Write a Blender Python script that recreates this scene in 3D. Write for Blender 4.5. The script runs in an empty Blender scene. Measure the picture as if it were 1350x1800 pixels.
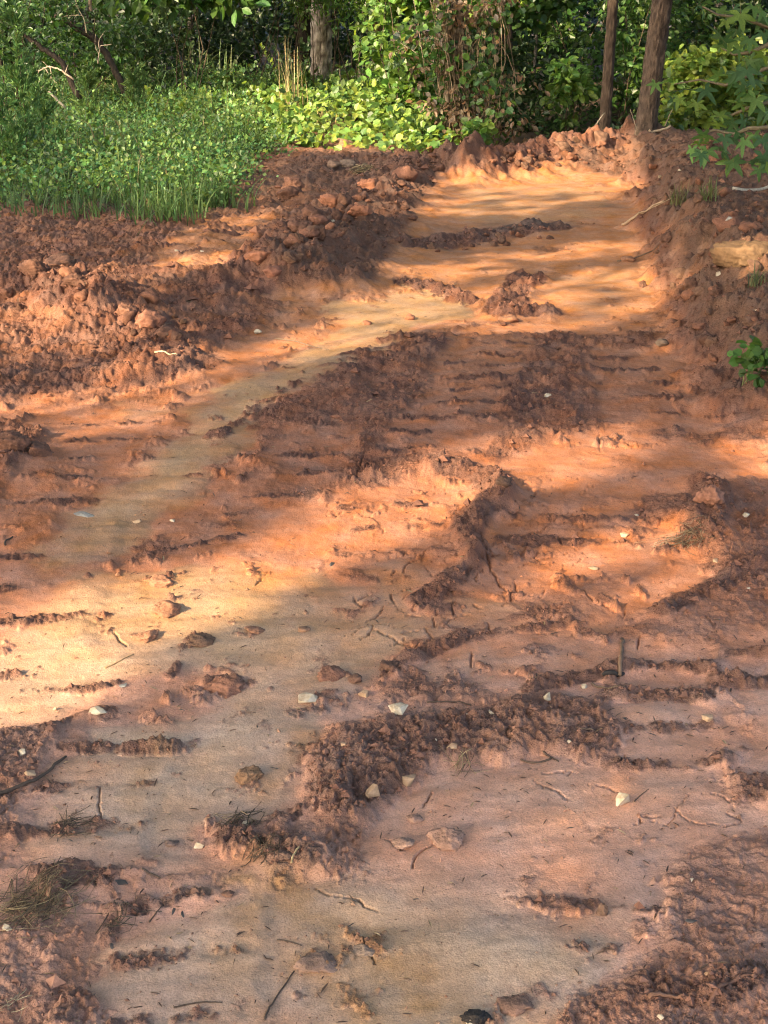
import bpy, bmesh, math, random
import numpy as np
from mathutils import Vector, Matrix, Euler

random.seed(7)
rng = np.random.default_rng(11)
SC = bpy.context.scene
COL = SC.collection
R = math.radians

# ------------------------------------------------------------------ camera
CAM_H = 1.55
FPX = 2400.0                                   # focal length in photo pixels (photo 1350 x 1800)
PITCH = math.atan(920.0 / FPX)
cd = bpy.data.cameras.new('camera')
cam = bpy.data.objects.new('camera', cd)
COL.objects.link(cam)
cd.sensor_fit = 'VERTICAL'
cd.sensor_height = 24.0
cd.lens = 24.0 * FPX / 1800.0
cd.clip_start = 0.05
cd.clip_end = 600.0
cam.location = (0, 0, CAM_H)
cam.rotation_euler = (math.pi / 2 - PITCH, 0, 0)
SC.camera = cam

# ------------------------------------------------------------------ sky, sun, exposure
SUN_EL = R(29)
SUN_AZ = (-0.75, -0.66)                        # horizontal direction towards the sun (behind-left of the camera)
_n = math.hypot(*SUN_AZ)
TO_SUN = np.array([SUN_AZ[0] / _n * math.cos(SUN_EL), SUN_AZ[1] / _n * math.cos(SUN_EL), math.sin(SUN_EL)])
world = bpy.data.worlds.new('World')
SC.world = world
world.use_nodes = True
wn = world.node_tree
bg = wn.nodes['Background']
sky = wn.nodes.new('ShaderNodeTexSky')
sky.sky_type = 'NISHITA'
sky.sun_disc = False
sky.sun_elevation = SUN_EL
sky.sun_rotation = math.atan2(TO_SUN[0], TO_SUN[1])
sky.air_density = 1.0
sky.dust_density = 5.0
sky.ozone_density = 1.0
wn.links.new(sky.outputs[0], bg.inputs[0])
bg.inputs[1].default_value = 0.15
sl = bpy.data.lights.new('sun', 'SUN')
sl.energy = 2.7
sl.angle = R(0.53)
sl.color = (1.0, 0.79, 0.50)
sun = bpy.data.objects.new('sun', sl)
COL.objects.link(sun)
sun.rotation_euler = Vector(TO_SUN).to_track_quat('Z', 'Y').to_euler()
SC.view_settings.view_transform = 'Standard'
SC.view_settings.look = 'None'
SC.view_settings.gamma = 1.0
SC.view_settings.exposure = 2.35
SC.view_settings.use_curve_mapping = False
SC.cycles.max_bounces = 6
SC.cycles.diffuse_bounces = 3
SC.cycles.glossy_bounces = 2
SC.cycles.transmission_bounces = 3
SC.cycles.use_denoising = True
SC.cycles.denoising_prefilter = 'NONE'
SC.cycles.filter_width = 1.15

# ------------------------------------------------------------------ numpy noise
def _hash(ix, iy, seed):
    h = (ix.astype(np.int64) * 374761393 + iy.astype(np.int64) * 668265263 + seed * 974634721) & 0xFFFFFFFF
    h = ((h ^ (h >> 13)) * 1274126177) & 0xFFFFFFFF
    return (h ^ (h >> 16)) & 0xFFFFFFFF

_GA = np.linspace(0, 2 * np.pi, 257)[:256]
_GX, _GY = np.cos(_GA).astype(np.float32), np.sin(_GA).astype(np.float32)

def perlin(x, y, seed=0):
    x0 = np.floor(x); y0 = np.floor(y)
    fx = (x - x0).astype(np.float32); fy = (y - y0).astype(np.float32)
    x0 = x0.astype(np.int64); y0 = y0.astype(np.int64)
    u = fx * fx * fx * (fx * (fx * 6 - 15) + 10); v = fy * fy * fy * (fy * (fy * 6 - 15) + 10)
    def g(dx, dy):
        k = (_hash(x0 + dx, y0 + dy, seed) & 255).astype(np.int64)
        return _GX[k] * (fx - dx) + _GY[k] * (fy - dy)
    a = g(0, 0); b = g(1, 0); c = g(0, 1); d = g(1, 1)
    return ((a + u * (b - a)) * (1 - v) + (c + u * (d - c)) * v) * 1.5

def fbm(x, y, f, octv=4, seed=0, gain=0.5):
    s = 0; a = 1.0; n = 0
    for o in range(octv):
        s = s + a * perlin(x * f + 17.3 * o, y * f - 9.1 * o, seed + o); n += a
        a *= gain; f *= 2.03
    return s / n

def worley(x, y, f, seed=0, second=False):
    x = x * f; y = y * f
    x0 = np.floor(x).astype(np.int64); y0 = np.floor(y).astype(np.int64)
    f1 = np.full(x.shape, 9.0, np.float32); f2 = f1.copy(); idv = np.zeros(x.shape, np.float32)
    for dx in (-1, 0, 1):
        for dy in (-1, 0, 1):
            h = _hash(x0 + dx, y0 + dy, seed)
            qx = x0 + dx + (h & 1023) / 1023.0; qy = y0 + dy + ((h >> 10) & 1023) / 1023.0
            d = ((qx - x) ** 2 + (qy - y) ** 2).astype(np.float32)
            m = d < f1
            f2 = np.where(m, f1, np.minimum(f2, d))
            idv = np.where(m, ((h >> 20) & 1023) / 1023.0, idv)
            f1 = np.where(m, d, f1)
    return (np.sqrt(f1), np.sqrt(f2), idv) if second else (np.sqrt(f1), idv)

def sstep(a, b, x):
    t = np.clip((x - a) / (b - a), 0, 1)
    return t * t * (3 - 2 * t)

def lerp(a, b, t):
    return a + (b - a) * t

# ------------------------------------------------------------------ photo pixel -> point of the place
CP, SP = math.cos(PITCH), math.sin(PITCH)

def W(px, py, z=0.0):
    """ground point at height z seen at photo pixel px, py"""
    a = (px - 675.0) / FPX; b = (900.0 - py) / FPX
    dx, dy, dz = a, CP + b * SP, -SP + b * CP
    t = (z - CAM_H) / dz
    return (dx * t, dy * t)

def WD(px, py, Y):
    """point at distance Y along the ground seen at photo pixel px, py"""
    a = (px - 675.0) / FPX; b = (900.0 - py) / FPX
    dy = CP + b * SP
    t = Y / dy
    return Vector((a * t, Y, CAM_H + (-SP + b * CP) * t))

def WL(pts, z=0.0):
    return np.array([W(p[0], p[1], z) for p in pts])

def poly_dist(X, Y, pts, pad):
    """distance to a polyline (world metres), inf outside its padded box; also arc length and side offset"""
    out = np.full(X.shape, 9.0, np.float32)
    lo = pts.min(0) - pad; hi = pts.max(0) + pad
    m = (X > lo[0]) & (X < hi[0]) & (Y > lo[1]) & (Y < hi[1])
    if not m.any():
        return out, m, None, None
    x = X[m]; y = Y[m]
    best = np.full(x.shape, 9.0, np.float32); s = np.zeros(x.shape, np.float32); off = np.zeros(x.shape, np.float32)
    acc = 0.0
    for i in range(len(pts) - 1):
        a = pts[i]; b = pts[i + 1]; e = b - a; L = float(np.hypot(*e))
        t = np.clip(((x - a[0]) * e[0] + (y - a[1]) * e[1]) / (L * L), 0, 1)
        dx = x - (a[0] + e[0] * t); dy = y - (a[1] + e[1] * t)
        d = np.sqrt(dx * dx + dy * dy)
        k = d < best
        best = np.where(k, d, best); s = np.where(k, acc + t * L, s)
        off = np.where(k, (e[0] * dy - e[1] * dx) / L, off)
        acc += L
    out[m] = best
    return out, m, s, off

def poly_mask(X, Y, pts, feather):
    """1 inside the polygon, 0 outside, soft over +-feather"""
    sd = np.full(X.shape, -9.0, np.float32)
    lo = pts.min(0) - feather * 2; hi = pts.max(0) + feather * 2
    m = (X > lo[0]) & (X < hi[0]) & (Y > lo[1]) & (Y < hi[1])
    if not m.any():
        return np.zeros(X.shape, np.float32)
    x = X[m]; y = Y[m]
    best = np.full(x.shape, 9.0); ins = np.zeros(x.shape, bool)
    n = len(pts)
    for i in range(n):
        a = pts[i]; b = pts[(i + 1) % n]; e = b - a
        t = np.clip(((x - a[0]) * e[0] + (y - a[1]) * e[1]) / (e @ e + 1e-12), 0, 1)
        d = np.hypot(x - (a[0] + e[0] * t), y - (a[1] + e[1] * t))
        best = np.minimum(best, d)
        c = ((a[1] > y) != (b[1] > y)) & (x < (b[0] - a[0]) * (y - a[1]) / (b[1] - a[1] + 1e-12) + a[0])
        ins ^= c
    sd[m] = np.where(ins, best, -best)
    return sstep(-feather, feather, sd).astype(np.float32)

# ------------------------------------------------------------------ mesh helpers
def mesh_np(name, V, F, col=None, smooth=True, extra=None):
    """F: int array (n,3) or (n,4), or a list of such arrays"""
    if not isinstance(F, list):
        F = [F]
    F = [f for f in F if len(f)]
    me = bpy.data.meshes.new(name)
    V = np.asarray(V, np.float32)
    me.vertices.add(len(V)); me.vertices.foreach_set('co', V.ravel())
    tot = np.concatenate([np.full(len(f), f.shape[1], np.int32) for f in F])
    idx = np.concatenate([np.asarray(f, np.int32).ravel() for f in F])
    me.loops.add(len(idx)); me.loops.foreach_set('vertex_index', idx)
    me.polygons.add(len(tot))
    me.polygons.foreach_set('loop_start', np.concatenate([[0], np.cumsum(tot)[:-1]]).astype(np.int32))
    me.polygons.foreach_set('use_smooth', np.full(len(tot), smooth))
    me.update(calc_edges=True)
    if col is not None:
        a = me.color_attributes.new('Col', 'FLOAT_COLOR', 'POINT')
        c = np.ones((len(V), 4), np.float32); c[:, :col.shape[1]] = col
        a.data.foreach_set('color', c.ravel())
    if extra:
        for k, v in extra.items():
            a = me.attributes.new(k, 'FLOAT', 'POINT')
            a.data.foreach_set('value', np.asarray(v, np.float32))
    return me

def obj(name, me, mat=None, parent=None):
    o = bpy.data.objects.new(name, me)
    COL.objects.link(o)
    if mat is not None and me is not None and not me.materials:
        me.materials.append(mat)
    if parent is not None:
        o.parent = parent
    return o

def empty(name, loc=(0, 0, 0)):
    o = bpy.data.objects.new(name, None)
    COL.objects.link(o)
    o.location = loc
    o.empty_display_size = 0.1
    return o

def tag(o, label=None, cat=None, group=None, kind=None):
    if label: o['label'] = label
    if cat: o['category'] = cat
    if group: o['group'] = group
    if kind: o['kind'] = kind
    return o

class Soup:
    def __init__(self):
        self.v = []; self.f3 = []; self.f4 = []; self.c = []; self.n = 0
    def add(self, V, F3=None, F4=None, C=None):
        V = np.asarray(V, np.float32)
        if F3 is not None and len(F3): self.f3.append(np.asarray(F3) + self.n)
        if F4 is not None and len(F4): self.f4.append(np.asarray(F4) + self.n)
        self.v.append(V)
        C = np.asarray(C if C is not None else (0.2, 0.2, 0.2), np.float32)
        self.c.append(np.broadcast_to(C, (len(V), 3)) if C.ndim == 1 else C)
        self.n += len(V)
    def mesh(self, name, smooth=True):
        F = []
        if self.f3: F.append(np.concatenate(self.f3))
        if self.f4: F.append(np.concatenate(self.f4))
        return mesh_np(name, np.concatenate(self.v), F, np.concatenate(self.c), smooth)

def tube_arrays(pts, rad, seg=6, lump=0.0, seed=0):
    pts = np.asarray(pts, float); n = len(pts)
    rad = np.broadcast_to(np.asarray(rad, float), (n,))
    tan = np.gradient(pts, axis=0); tan /= np.linalg.norm(tan, axis=1)[:, None] + 1e-9
    up = np.array([0.31, 0.17, 0.93]) if abs(tan[:, 2]).mean() < 0.7 else np.array([0.93, 0.31, 0.17])
    a = np.cross(tan, up); a /= np.linalg.norm(a, axis=1)[:, None] + 1e-9
    b = np.cross(tan, a)
    th = np.linspace(0, 2 * np.pi, seg, endpoint=False)
    rr = rad[:, None] * np.ones(seg)[None]
    if lump:
        r2 = np.random.default_rng(seed)
        rr = rr * (1 + lump * r2.normal(size=rr.shape))
    V = pts[:, None] + a[:, None] * (np.cos(th)[None, :, None] * rr[..., None]) + b[:, None] * (np.sin(th)[None, :, None] * rr[..., None])
    V = V.reshape(-1, 3)
    F = []
    for i in range(n - 1):
        for j in range(seg):
            k = (j + 1) % seg
            F.append((i * seg + j, i * seg + k, (i + 1) * seg + k, (i + 1) * seg + j))
    V = np.vstack([V, pts[0], pts[-1]])
    F3 = []
    for j in range(seg):
        k = (j + 1) % seg
        F3.append((n * seg, k, j)); F3.append((n * seg + 1, (n - 1) * seg + j, (n - 1) * seg + k))
    return V, np.array(F3), np.array(F)

# ------------------------------------------------------------------ materials
def new_mat(name):
    m = bpy.data.materials.new(name); m.use_nodes = True
    nt = m.node_tree
    return m, nt, nt.nodes['Principled BSDF'], nt.nodes['Material Output']

def N(nt, t, **kw):
    n = nt.nodes.new(t)
    for k, v in kw.items():
        if k in n.inputs: n.inputs[k].default_value = v
        else: setattr(n, k, v)
    return n

def ground_mat():
    m, nt, b, out = new_mat('mud')
    L = nt.links.new
    at = N(nt, 'ShaderNodeAttribute', attribute_name='Col')
    aw = N(nt, 'ShaderNodeAttribute', attribute_name='wet')
    ak = N(nt, 'ShaderNodeAttribute', attribute_name='crumb')
    tc = N(nt, 'ShaderNodeTexCoord')
    n1 = N(nt, 'ShaderNodeTexNoise', Scale=35.0, Detail=6.0, Roughness=0.65)
    n2 = N(nt, 'ShaderNodeTexNoise', Scale=260.0, Detail=4.0, Roughness=0.7)
    n3 = N(nt, 'ShaderNodeTexNoise', Scale=7.0, Detail=5.0, Roughness=0.6)
    for n in (n1, n2, n3): L(tc.outputs['Object'], n.inputs['Vector'])
    mr = N(nt, 'ShaderNodeMapRange'); mr.inputs[1].default_value = 0.3; mr.inputs[2].default_value = 0.7
    mr.inputs[3].default_value = 0.84; mr.inputs[4].default_value = 1.16
    L(n1.outputs[0], mr.inputs[0])
    mr2 = N(nt, 'ShaderNodeMapRange'); mr2.inputs[1].default_value = 0.3; mr2.inputs[2].default_value = 0.7
    mr2.inputs[3].default_value = 0.7; mr2.inputs[4].default_value = 1.28
    L(n2.outputs[0], mr2.inputs[0])
    mm = N(nt, 'ShaderNodeMath', operation='MULTIPLY'); L(mr.outputs[0], mm.inputs[0]); L(mr2.outputs[0], mm.inputs[1])
    mx = N(nt, 'ShaderNodeMix', data_type='RGBA', blend_type='MULTIPLY'); mx.inputs[0].default_value = 1.0
    L(at.outputs['Color'], mx.inputs[6]); L(mm.outputs[0], mx.inputs[7])
    n4 = N(nt, 'ShaderNodeTexNoise', Scale=170.0, Detail=3.0, Roughness=0.6); L(tc.outputs['Object'], n4.inputs['Vector'])
    sp = N(nt, 'ShaderNodeMapRange'); sp.inputs[1].default_value = 0.62; sp.inputs[2].default_value = 0.69; sp.inputs[3].default_value = 0.0; sp.inputs[4].default_value = 0.65
    L(n4.outputs[0], sp.inputs[0])
    gr = N(nt, 'ShaderNodeMix', data_type='RGBA', blend_type='MIX'); L(sp.outputs[0], gr.inputs[0]); L(mx.outputs[2], gr.inputs[6]); gr.inputs[7].default_value = (0.12, 0.066, 0.047, 1)
    # slow hue drift between red and buff clay
    hs = N(nt, 'ShaderNodeHueSaturation')
    mh = N(nt, 'ShaderNodeMapRange'); mh.inputs[1].default_value = 0.3; mh.inputs[2].default_value = 0.7
    mh.inputs[3].default_value = 0.86; mh.inputs[4].default_value = 1.14
    L(n3.outputs[0], mh.inputs[0]); L(mh.outputs[0], hs.inputs['Saturation']); L(gr.outputs[2], hs.inputs['Color'])
    L(hs.outputs[0], b.inputs['Base Color'])
    # roughness: wet silt glossier than crumbs
    r1 = N(nt, 'ShaderNodeMapRange'); r1.inputs[3].default_value = 0.9; r1.inputs[4].default_value = 0.46
    L(aw.outputs['Fac'], r1.inputs[0]); 
    ra = N(nt, 'ShaderNodeMath', operation='MULTIPLY_ADD'); L(n1.outputs[0], ra.inputs[0]); ra.inputs[1].default_value = 0.18; 
    rs = N(nt, 'ShaderNodeMath', operation='SUBTRACT'); L(r1.outputs[0], rs.inputs[0]); rs.inputs[1].default_value = 0.09
    L(rs.outputs[0], ra.inputs[2]); L(ra.outputs[0], b.inputs['Roughness'])
    b.inputs['Specular IOR Level'].default_value = 0.32
    # fine relief
    bs = N(nt, 'ShaderNodeMapRange'); bs.inputs[3].default_value = 0.38; bs.inputs[4].default_value = 0.95
    L(ak.outputs['Fac'], bs.inputs[0])
    hsum = N(nt, 'ShaderNodeMath', operation='MULTIPLY_ADD'); L(n1.outputs[0], hsum.inputs[0]); hsum.inputs[1].default_value = 2.2; L(n2.outputs[0], hsum.inputs[2])
    bp = N(nt, 'ShaderNodeBump'); bp.inputs['Distance'].default_value = 0.006
    L(bs.outputs[0], bp.inputs['Strength']); L(hsum.outputs[0], bp.inputs['Height']); L(bp.outputs[0], b.inputs['Normal'])
    return m

def col_mat(name, rough=0.8, spec=0.3, nscale=30.0, var=0.25, bump=0.3, bdist=0.01, transl=0.0, stretch=None):
    """colour from the mesh attribute, modulated by noise; optional leaf translucency"""
    m, nt, b, out = new_mat(name)
    L = nt.links.new
    at = N(nt, 'ShaderNodeAttribute', attribute_name='Col')
    tc = N(nt, 'ShaderNodeTexCoord')
    n1 = N(nt, 'ShaderNodeTexNoise', Scale=nscale, Detail=5.0, Roughness=0.65)
    if stretch:
        mp = N(nt, 'ShaderNodeMapping'); mp.inputs['Scale'].default_value = stretch
        L(tc.outputs['Object'], mp.inputs[0]); L(mp.outputs[0], n1.inputs['Vector'])
    else:
        L(tc.outputs['Object'], n1.inputs['Vector'])
    mr = N(nt, 'ShaderNodeMapRange'); mr.inputs[1].default_value = 0.3; mr.inputs[2].default_value = 0.7
    mr.inputs[3].default_value = 1 - var; mr.inputs[4].default_value = 1 + var
    L(n1.outputs[0], mr.inputs[0])
    mx = N(nt, 'ShaderNodeMix', data_type='RGBA', blend_type='MULTIPLY'); mx.inputs[0].default_value = 1.0
    L(at.outputs['Color'], mx.inputs[6]); L(mr.outputs[0], mx.inputs[7])
    L(mx.outputs[2], b.inputs['Base Color'])
    b.inputs['Roughness'].default_value = rough
    b.inputs['Specular IOR Level'].default_value = spec
    if bump:
        bp = N(nt, 'ShaderNodeBump'); bp.inputs['Strength'].default_value = bump; bp.inputs['Distance'].default_value = bdist
        L(n1.outputs[0], bp.inputs['Height']); L(bp.outputs[0], b.inputs['Normal'])
    if transl:
        tr = N(nt, 'ShaderNodeBsdfTranslucent')
        h = N(nt, 'ShaderNodeHueSaturation'); h.inputs['Hue'].default_value = 0.485; h.inputs['Saturation'].default_value = 1.1; h.inputs['Value'].default_value = 1.5
        L(mx.outputs[2], h.inputs['Color']); L(h.outputs[0], tr.inputs['Color'])
        ms = N(nt, 'ShaderNodeMixShader'); ms.inputs[0].default_value = transl
        L(b.outputs[0], ms.inputs[1]); L(tr.outputs[0], ms.inputs[2]); L(ms.outputs[0], out.inputs['Surface'])
    return m

def plain_mat(name, c1, c2, rough=0.8, nscale=20.0, bump=0.4, bdist=0.01, spec=0.3, stretch=None):
    m, nt, b, out = new_mat(name)
    L = nt.links.new
    tc = N(nt, 'ShaderNodeTexCoord')
    n1 = N(nt, 'ShaderNodeTexNoise', Scale=nscale, Detail=6.0, Roughness=0.65)
    if stretch:
        mp = N(nt, 'ShaderNodeMapping'); mp.inputs['Scale'].default_value = stretch
        L(tc.outputs['Object'], mp.inputs[0]); L(mp.outputs[0], n1.inputs['Vector'])
    else:
        L(tc.outputs['Object'], n1.inputs['Vector'])
    cr = N(nt, 'ShaderNodeValToRGB')
    cr.color_ramp.elements[0].position = 0.33; cr.color_ramp.elements[0].color = (*c1, 1)
    cr.color_ramp.elements[1].position = 0.66; cr.color_ramp.elements[1].color = (*c2, 1)
    L(n1.outputs[0], cr.inputs[0]); L(cr.outputs[0], b.inputs['Base Color'])
    b.inputs['Roughness'].default_value = rough; b.inputs['Specular IOR Level'].default_value = spec
    bp = N(nt, 'ShaderNodeBump'); bp.inputs['Strength'].default_value = bump; bp.inputs['Distance'].default_value = bdist
    L(n1.outputs[0], bp.inputs['Height']); L(bp.outputs[0], b.inputs['Normal'])
    return m

M_GROUND = ground_mat()
M_CRUMB = col_mat('mud_crumb', 0.85, 0.3, 60, 0.25, 0.6, 0.004)
M_CLOD = col_mat('clay_clod', 0.88, 0.25, 28, 0.28, 0.8, 0.012)
M_LEAF = col_mat('leaf', 0.42, 0.5, 12, 0.18, 0.0, transl=0.4)
M_GLOSSLEAF = col_mat('broad_leaf', 0.5, 0.25, 14, 0.2, 0.0, transl=0.38)
M_GRASS = col_mat('grass_blade', 0.55, 0.3, 10, 0.2, 0.0, transl=0.3)
M_STRAW = col_mat('dry_straw', 0.75, 0.25, 40, 0.2, 0.0, transl=0.1)
M_TWIG = col_mat('twig_wood', 0.85, 0.25, 60, 0.3, 0.4, 0.003)
M_STONE_WHITE = plain_mat('quartz_stone', (0.28, 0.19, 0.11), (0.58, 0.51, 0.39), 0.6, 38, 0.6, 0.004)
M_STONE_TAN = plain_mat('tan_stone', (0.24, 0.14, 0.085), (0.46, 0.32, 0.20), 0.75, 34, 0.7, 0.005)
M_STONE_BROWN = plain_mat('brown_stone', (0.16, 0.10, 0.06), (0.34, 0.24, 0.16), 0.8, 34, 0.8, 0.006)
M_STONE_GREY = plain_mat('grey_stone', (0.13, 0.12, 0.11), (0.34, 0.32, 0.28), 0.75, 24, 0.7, 0.008)
M_STONE_BUFF = plain_mat('buff_boulder', (0.34, 0.20, 0.11), (0.56, 0.36, 0.20), 0.85, 16, 0.9, 0.02)
M_CHIP = plain_mat('dark_chip', (0.03, 0.027, 0.025), (0.10, 0.085, 0.075), 0.55, 30, 0.4, 0.003)
M_PINE = col_mat('pine_bark', 0.9, 0.2, 45, 0.5, 1.0, 0.02, stretch=(1, 1, 0.35))
M_BARK = col_mat('bark', 0.9, 0.2, 45, 0.5, 1.0, 0.012, stretch=(1, 1, 0.3))

# ------------------------------------------------------------------ the ground sheet
def road_left(y):
    return np.interp(y, [0, 3.0, 4.3, 5.5, 7.5, 9.3, 12, 13.5, 16], [-2.4, -1.6, -1.15, -0.8, -0.52, -0.3, 0.1, 0.5, 1.0])

def road_right(y):
    return np.interp(y, [0, 3.4, 5, 6.2, 8.5, 10.5, 12.4, 13.5, 16], [1.9, 1.45, 1.32, 1.38, 1.66, 1.95, 2.2, 2.35, 2.6])

def frame_w(d):
    return np.maximum(0.28125 * (CP * d + CAM_H * SP) * 1.07 + 0.02, 0.62)

def build_rows():
    rows = list(np.linspace(-8, 1.5, 26)[:-1])
    d = 1.5
    while d < 17.5:
        s2 = CAM_H ** 2 / (CAM_H ** 2 + d * d)
        step = CAM_H / s2 * (1.95 / FPX) * 0.95
        step = min(step, 0.017 if d < 9 else 0.022 if d < 14.2 else 0.05)
        rows.append(d); d += step
    while d < 170:
        rows.append(d); d *= 1.04
    return np.array(rows)

ROWS = build_rows()
TIN = np.linspace(-1, 1, 660)
g = 1.0 + np.cumsum(np.geomspace(0.006, 3.2, 46))
TCOL = np.concatenate([-g[::-1], TIN, g])
DD, TT = np.meshgrid(ROWS, TCOL, indexing='ij')
GX = (TT * frame_w(DD)).astype(np.float64)
GY = DD.astype(np.float64)

# features read off the place -------------------------------------------------
RIDGES = [  # (points (photo px at given z), z, height, width, crumb)
    ([(560, 420), (620, 350), (680, 290), (735, 250), (775, 262)], 0.25, 0.30, 0.34, 1.0),
    ([(470, 300), (540, 275), (640, 250), (720, 240)], 0.25, 0.10, 0.45, 0.8),
    ([(815, 285), (900, 275), (1000, 258), (1110, 245)], 0.15, 0.52, 0.34, 0.9),
    ([(1110, 250), (1180, 245), (1300, 255)], 0.25, 0.16, 0.6, 0.8),
    ([(40, 460), (110, 470), (150, 500)], 0.18, 0.17, 0.24, 1.0),
    ([(150, 505), (230, 560), (300, 600)], 0.12, 0.13, 0.22, 1.0),
    ([(0, 660), (130, 650), (250, 640)], 0.05, 0.07, 0.24, 0.8),
    ([(420, 470), (460, 455), (490, 470)], 0.1, 0.12, 0.16, 1.0),
    ([(-60, 740), (30, 760), (60, 800)], 0.05, 0.08, 0.16, 1.0),
    ([(480, 480), (520, 440), (560, 410)], 0.05, 0.10, 0.22, 1.0),
    # road
    ([(930, 490), (900, 520), (890, 550), (950, 552)], 0.0, 0.06, 0.11, 1.0),
    ([(720, 500), (780, 515), (820, 530)], 0.0, 0.035, 0.10, 1.0),
    ([(740, 430), (800, 420), (960, 400)], 0.0, 0.05, 0.20, 1.0),
    ([(760, 610), (800, 600), (840, 605)], 0.0, 0.045, 0.10, 1.0),
    ([(640, 625), (700, 590)], 0.0, 0.03, 0.07, 0.8),
    ([(350, 800), (380, 770), (420, 740), (500, 680), (530, 660)], 0.0, 0.022, 0.035, 1.0),
    ([(370, 780), (385, 765)], 0.0, 0.03, 0.05, 1.0),
    ([(790, 830), (850, 840), (880, 880), (880, 900)], 0.0, 0.055, 0.085, 1.0),
    ([(870, 880), (830, 920), (810, 960), (830, 990)], 0.0, 0.05, 0.07, 1.0),
    ([(830, 990), (790, 1030), (750, 1060)], 0.0, 0.04, 0.05, 1.0),
    ([(640, 985), (700, 975), (780, 975)], 0.0, 0.025, 0.035, 1.0),
    ([(620, 1015), (680, 1020)], 0.0, 0.02, 0.04, 1.0),
    ([(720, 1165), (780, 1140), (840, 1120), (930, 1105), (1000, 1095)], 0.0, 0.03, 0.026, 1.0),
    ([(930, 900), (1000, 890), (1100, 880)], 0.0, 0.022, 0.04, 1.0),
    ([(920, 930), (1000, 930), (1110, 935)], 0.0, 0.03, 0.045, 1.0),
    ([(1230, 960), (1260, 900), (1240, 860)], 0.0, 0.05, 0.07, 1.0),
    ([(1160, 1080), (1240, 1040), (1330, 1010)], 0.0, 0.03, 0.05, 1.0),
    ([(940, 1215), (1010, 1190), (1080, 1175)], 0.0, 0.025, 0.03, 1.0),
    ([(680, 1185), (720, 1160)], 0.0, 0.02, 0.03, 1.0),
    ([(570, 1180), (610, 1185)], 0.0, 0.022, 0.018, 1.0),
    ([(370, 1205), (430, 1200)], 0.0, 0.02, 0.02, 1.0),
    ([(300, 1190), (330, 1130), (350, 1120)], 0.0, 0.018, 0.02, 1.0),
    ([(280, 1075), (300, 1060)], 0.0, 0.03, 0.025, 1.0),
    ([(260, 1020), (330, 1012)], 0.0, 0.018, 0.018, 1.0),
    ([(235, 1115), (275, 1120)], 0.0, 0.016, 0.018, 1.0),
    ([(190, 1080), (240, 1050)], 0.0, 0.006, 0.012, 0.7),
    ([(40, 1215), (150, 1215), (210, 1205)], 0.0, 0.02, 0.02, 1.0),
    ([(245, 980), (330, 965), (420, 945)], 0.0, 0.012, 0.016, 0.9),
    ([(400, 905), (480, 890), (520, 880)], 0.0, 0.02, 0.022, 1.0),
    ([(100, 1290), (180, 1265), (130, 1310)], 0.0, 0.03, 0.05, 1.0),
    ([(280, 1540), (390, 1545)], 0.0, 0.02, 0.03, 1.0),
    ([(1000, 1580), (1060, 1590), (1160, 1600)], 0.0, 0.022, 0.016, 1.0),
    ([(1010, 1665), (1080, 1670)], 0.0, 0.02, 0.018, 1.0),
    ([(1140, 1755), (1250, 1765), (1330, 1720)], 0.0, 0.02, 0.04, 1.0),
    ([(530, 1675), (570, 1700)], 0.0, 0.02, 0.02, 1.0),
    ([(620, 1665), (660, 1670)], 0.0, 0.014, 0.015, 1.0),
    ([(395, 1475), (470, 1490), (540, 1520)], 0.0, 0.02, 0.03, 1.0),
    ([(420, 1440), (520, 1430)], 0.0, 0.012, 0.02, 0.9),
]
CRUMB_ZONES = [
    ([(560, 1290), (640, 1265), (760, 1262), (850, 1248), (1000, 1212), (1075, 1225), (1095, 1290), (1060, 1330), (960, 1338), (870, 1355), (790, 1365), (720, 1400), (660, 1440), (610, 1480), (560, 1530), (530, 1500), (560, 1420), (545, 1370)], 0.020, 1.0),
    ([(1190, 1500), (1350, 1460), (1480, 1480), (1480, 1900), (1150, 1900), (1050, 1790), (1120, 1720), (1200, 1640)], 0.008, 0.6),
    ([(-60, 1640), (120, 1600), (220, 1680), (150, 1760), (240, 1800), (200, 1860), (-60, 1860)], 0.007, 0.55),
    ([(1050, 1120), (1150, 1070), (1300, 1030), (1420, 1020), (1420, 1180), (1290, 1180), (1160, 1150)], 0.014, 0.6),
    ([(1130, 880), (1290, 840), (1400, 850), (1400, 1020), (1270, 1020), (1230, 960)], 0.02, 0.7),
    ([(-80, 800), (60, 790), (120, 860), (80, 960), (-80, 970)], 0.015, 0.85),
    ([(560, 640), (760, 590), (1150, 590), (1180, 720), (900, 800), (700, 850), (540, 900), (420, 880), (430, 760)], 0.008, 0.8),  # rough mid-road; crumb cover also raised to deepen the shade there
    ([(360, 440), (560, 370), (640, 360), (600, 430), (520, 520), (430, 540), (300, 480)], 0.02, 0.9),
    ([(180, 500), (340, 490), (500, 540), (420, 600), (330, 640), (270, 600)], 0.02, 0.9),
    ([(-100, 380), (300, 395), (420, 430), (250, 450), (-100, 440)], 0.01, 0.55),
    ([(0, 1290), (90, 1290), (80, 1480), (20, 1540), (-60, 1540), (-60, 1330)], 0.015, 0.9),
    ([(400, 1450), (540, 1440), (560, 1540), (470, 1560), (390, 1530)], 0.01, 0.8),
]
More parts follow.
